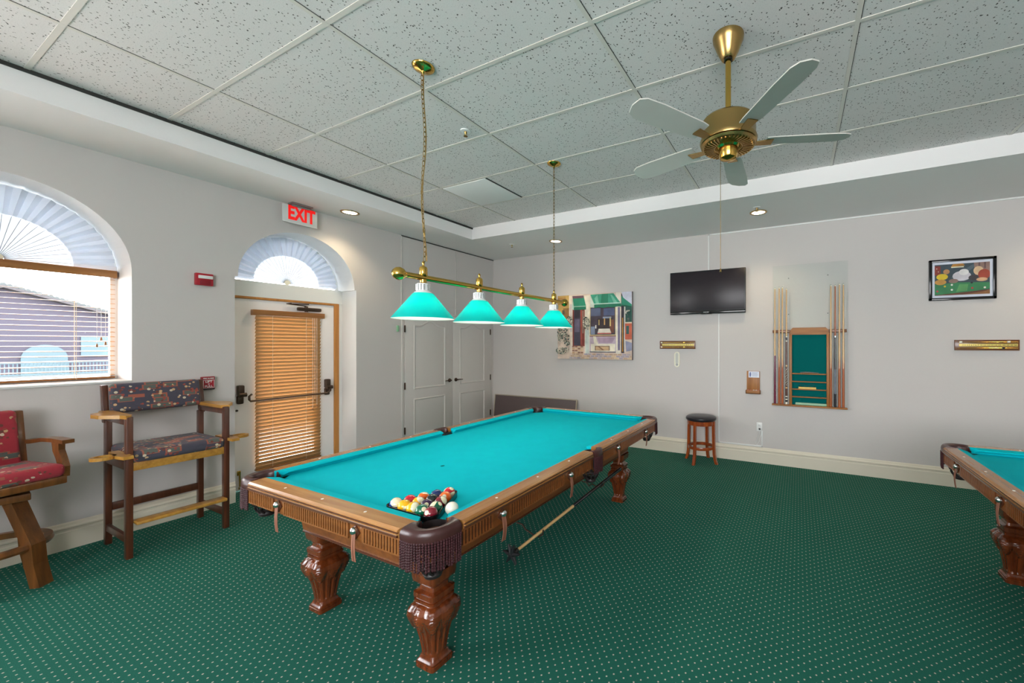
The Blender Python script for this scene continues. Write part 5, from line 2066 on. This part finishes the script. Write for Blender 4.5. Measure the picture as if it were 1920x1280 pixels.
# ================================================================== swivel chair (red), cut by the left edge
t = thing('swivel_chair', 'tall red-upholstered swivel chair cut off by the left edge of the photo', 'chair', (-4.70, 0.49, 0), math.radians(14))
m = MB()
m.box((0.02, 0, 0.655), (0.44, 0.48, 0.052), None, 0.008)
m.build('seat_frame', M['swivel_wood'], t)
m = MB()
m.box((0.025, 0, 0.722), (0.435, 0.475, 0.092), None, 0.034, None, 4)
m.build('seat', M['fab_red'], t)
m = MB()
m.box((-0.155, 0, 0.925), (0.07, 0.385, 0.40), None, 0.028, (0, math.radians(-9), 0), 4)
m.build('backrest', M['fab_red'], t)
for sy__ in (-1, 1):
    bar('back_post', (-0.130, sy__ * 0.208, 0.64), (-0.195, sy__ * 0.208, 1.115), 0.04, 0.035, 'swivel_wood', t)
    m = MB()
    pr = [(-0.175, 0.880), (-0.10, 0.885), (0.02, 0.905), (0.12, 0.906), (0.235, 0.898), (0.235, 0.924), (0.12, 0.932), (0.02, 0.930), (-0.10, 0.912), (-0.175, 0.908)]
    m.prism(pr, sy__ * 0.218, sy__ * 0.272, 'y')
    m.build('armrest', M['swivel_wood'], t)
    m = MB()
    pr = [(0.095, 0.90), (0.105, 0.84), (0.135, 0.79), (0.155, 0.74), (0.15, 0.67), (0.212, 0.67), (0.215, 0.74), (0.19, 0.80), (0.165, 0.85), (0.165, 0.90)]
    m.prism(pr, sy__ * 0.232, sy__ * 0.262, 'y')
    m.build('arm_support', M['swivel_wood'], t)
m = MB()
m.lathe([(0.001, 0.592), (0.15, 0.592), (0.15, 0.632), (0.001, 0.632)], M['black'], (0, 0, 0), 24)
m.box((0, 0, 0.585), (0.33, 0.33, 0.045), None, 0.006, (0, 0, math.radians(-19)))
m.build('swivel_base', M['swivel_wood'], t)
for k in range(4):
    a = math.radians(40 - 14 + 90 * k)
    m = MB()
    pr = [(0.135, 0.605), (0.165, 0.52), (0.205, 0.40), (0.245, 0.28), (0.255, 0.15), (0.285, 0.0)]
    v, f = [], []
    for i, (r, z) in enumerate(pr):
        w = 0.040
        for dr, dt in ((-0.024, -w), (0.024, -w), (0.024, w), (-0.024, w)):
            v.append(((r + dr) * math.cos(a) - dt * math.sin(a), (r + dr) * math.sin(a) + dt * math.cos(a), z))
    for q in range(len(pr) - 1):
        for r in range(4):
            r2 = (r + 1) % 4
            f.append([4 * q + r, 4 * q + r2, 4 * q + 4 + r2, 4 * q + 4 + r])
    f += [[0, 1, 2, 3], [4 * len(pr) - 4 + i for i in range(4)]]
    m.add(v, f)
    m.build('leg', M['swivel_wood'], t)
m = MB()
m.open_lathe([(0.222, 0.245), (0.258, 0.245), (0.264, 0.26), (0.258, 0.284), (0.222, 0.284), (0.222, 0.245)], None, (0, 0, 0), 48)
m.build('footrest_ring', M['swivel_wood'], t)

# ================================================================== outside the window
m = MB()
m.add([(-29, -40, -0.15), (-5.5, -40, -0.15), (-5.5, 60, -0.15), (-29, 60, -0.15)], [[0, 1, 2, 3]], M['near_ground'])  # unseen near ground, made pale to bounce daylight up onto the ceiling
m.add([(-90, -60, -0.15), (-29, -60, -0.15), (-29, 80, -0.15), (-90, 80, -0.15)], [[0, 1, 2, 3]], M['concrete'])
struct(m.build('ground_outside', M['concrete']))
HXF = -38.0
t = thing('neighbour_house', 'stucco house with a tiled gable roof seen through the left window', 'house', (HXF, 0, -0.15))
m = MB()
m.prism([(0.6, 0), (8.4, 0), (8.4, 3.35), (4.5, 4.7), (0.6, 3.35)], -9, 0, 'x')
m.bb((-9, 8.4, 0), (-2.0, 16, 2.4))
m.build('house_wall', M['stucco'], t)
m = MB()
for sg in (-1, 1):
    for k in range(5):
        q = 1.0 - 0.17 * k
        m.prism([(4.5, 4.84 - 0.02 * k), (4.5 + sg * 4.5, 3.26 - 0.02 * k), (4.5 + sg * 4.5, 3.14 - 0.02 * k), (4.5, 4.70 - 0.02 * k)], -9.3 + 0.2 * k, 0.5 - 0.22 * k, 'x')
m.prism([(8.0, 2.35), (16.4, 2.35), (16.4, 2.45), (12, 3.6), (8.0, 3.6)], -9, -1.6, 'x')
m.build('tiled_roof', M['rooftile'], t)
m = MB()
for i in range(26):
    u_ = i / 25
    m.tube([(0.42, 4.5 + 4.5 * u_, 4.88 - 1.58 * u_), (-0.5, 4.5 + 4.5 * u_, 4.90 - 1.58 * u_)], 0.10, None, 8)
m.build('ridge_tiles', M['concrete'], t)
m = MB()
am = [(5.05, 0), (5.05, 0.95)] + [(p[0], p[1]) for p in arc(5.8, 0.95, 0.75, PI, 0, 16)] + [(6.55, 0)]
m.prism(am, 0.0, 0.08, 'x')
m.build('arched_door', M['aqua'], t)
m = MB()
m.bb((0, 7.0, 1.0), (0.06, 8.0, 2.2))
m.build('house_window', M['aqua'], t)
t = thing('white_fence', 'low white picket railing in front of the neighbouring house', 'fence', (-36.5, 6.2, -0.15))
m = MB()
for i in range(70):
    m.box((0, -4.2 + i * 0.12, 0.42), (0.03, 0.035, 0.72))
m.build('pickets', M['aqua'], t)
for z in (0.12, 0.74):
    m = MB()
    m.box((0, 0, z), (0.06, 8.5, 0.06))
    m.build('fence_rail', M['aqua'], t)
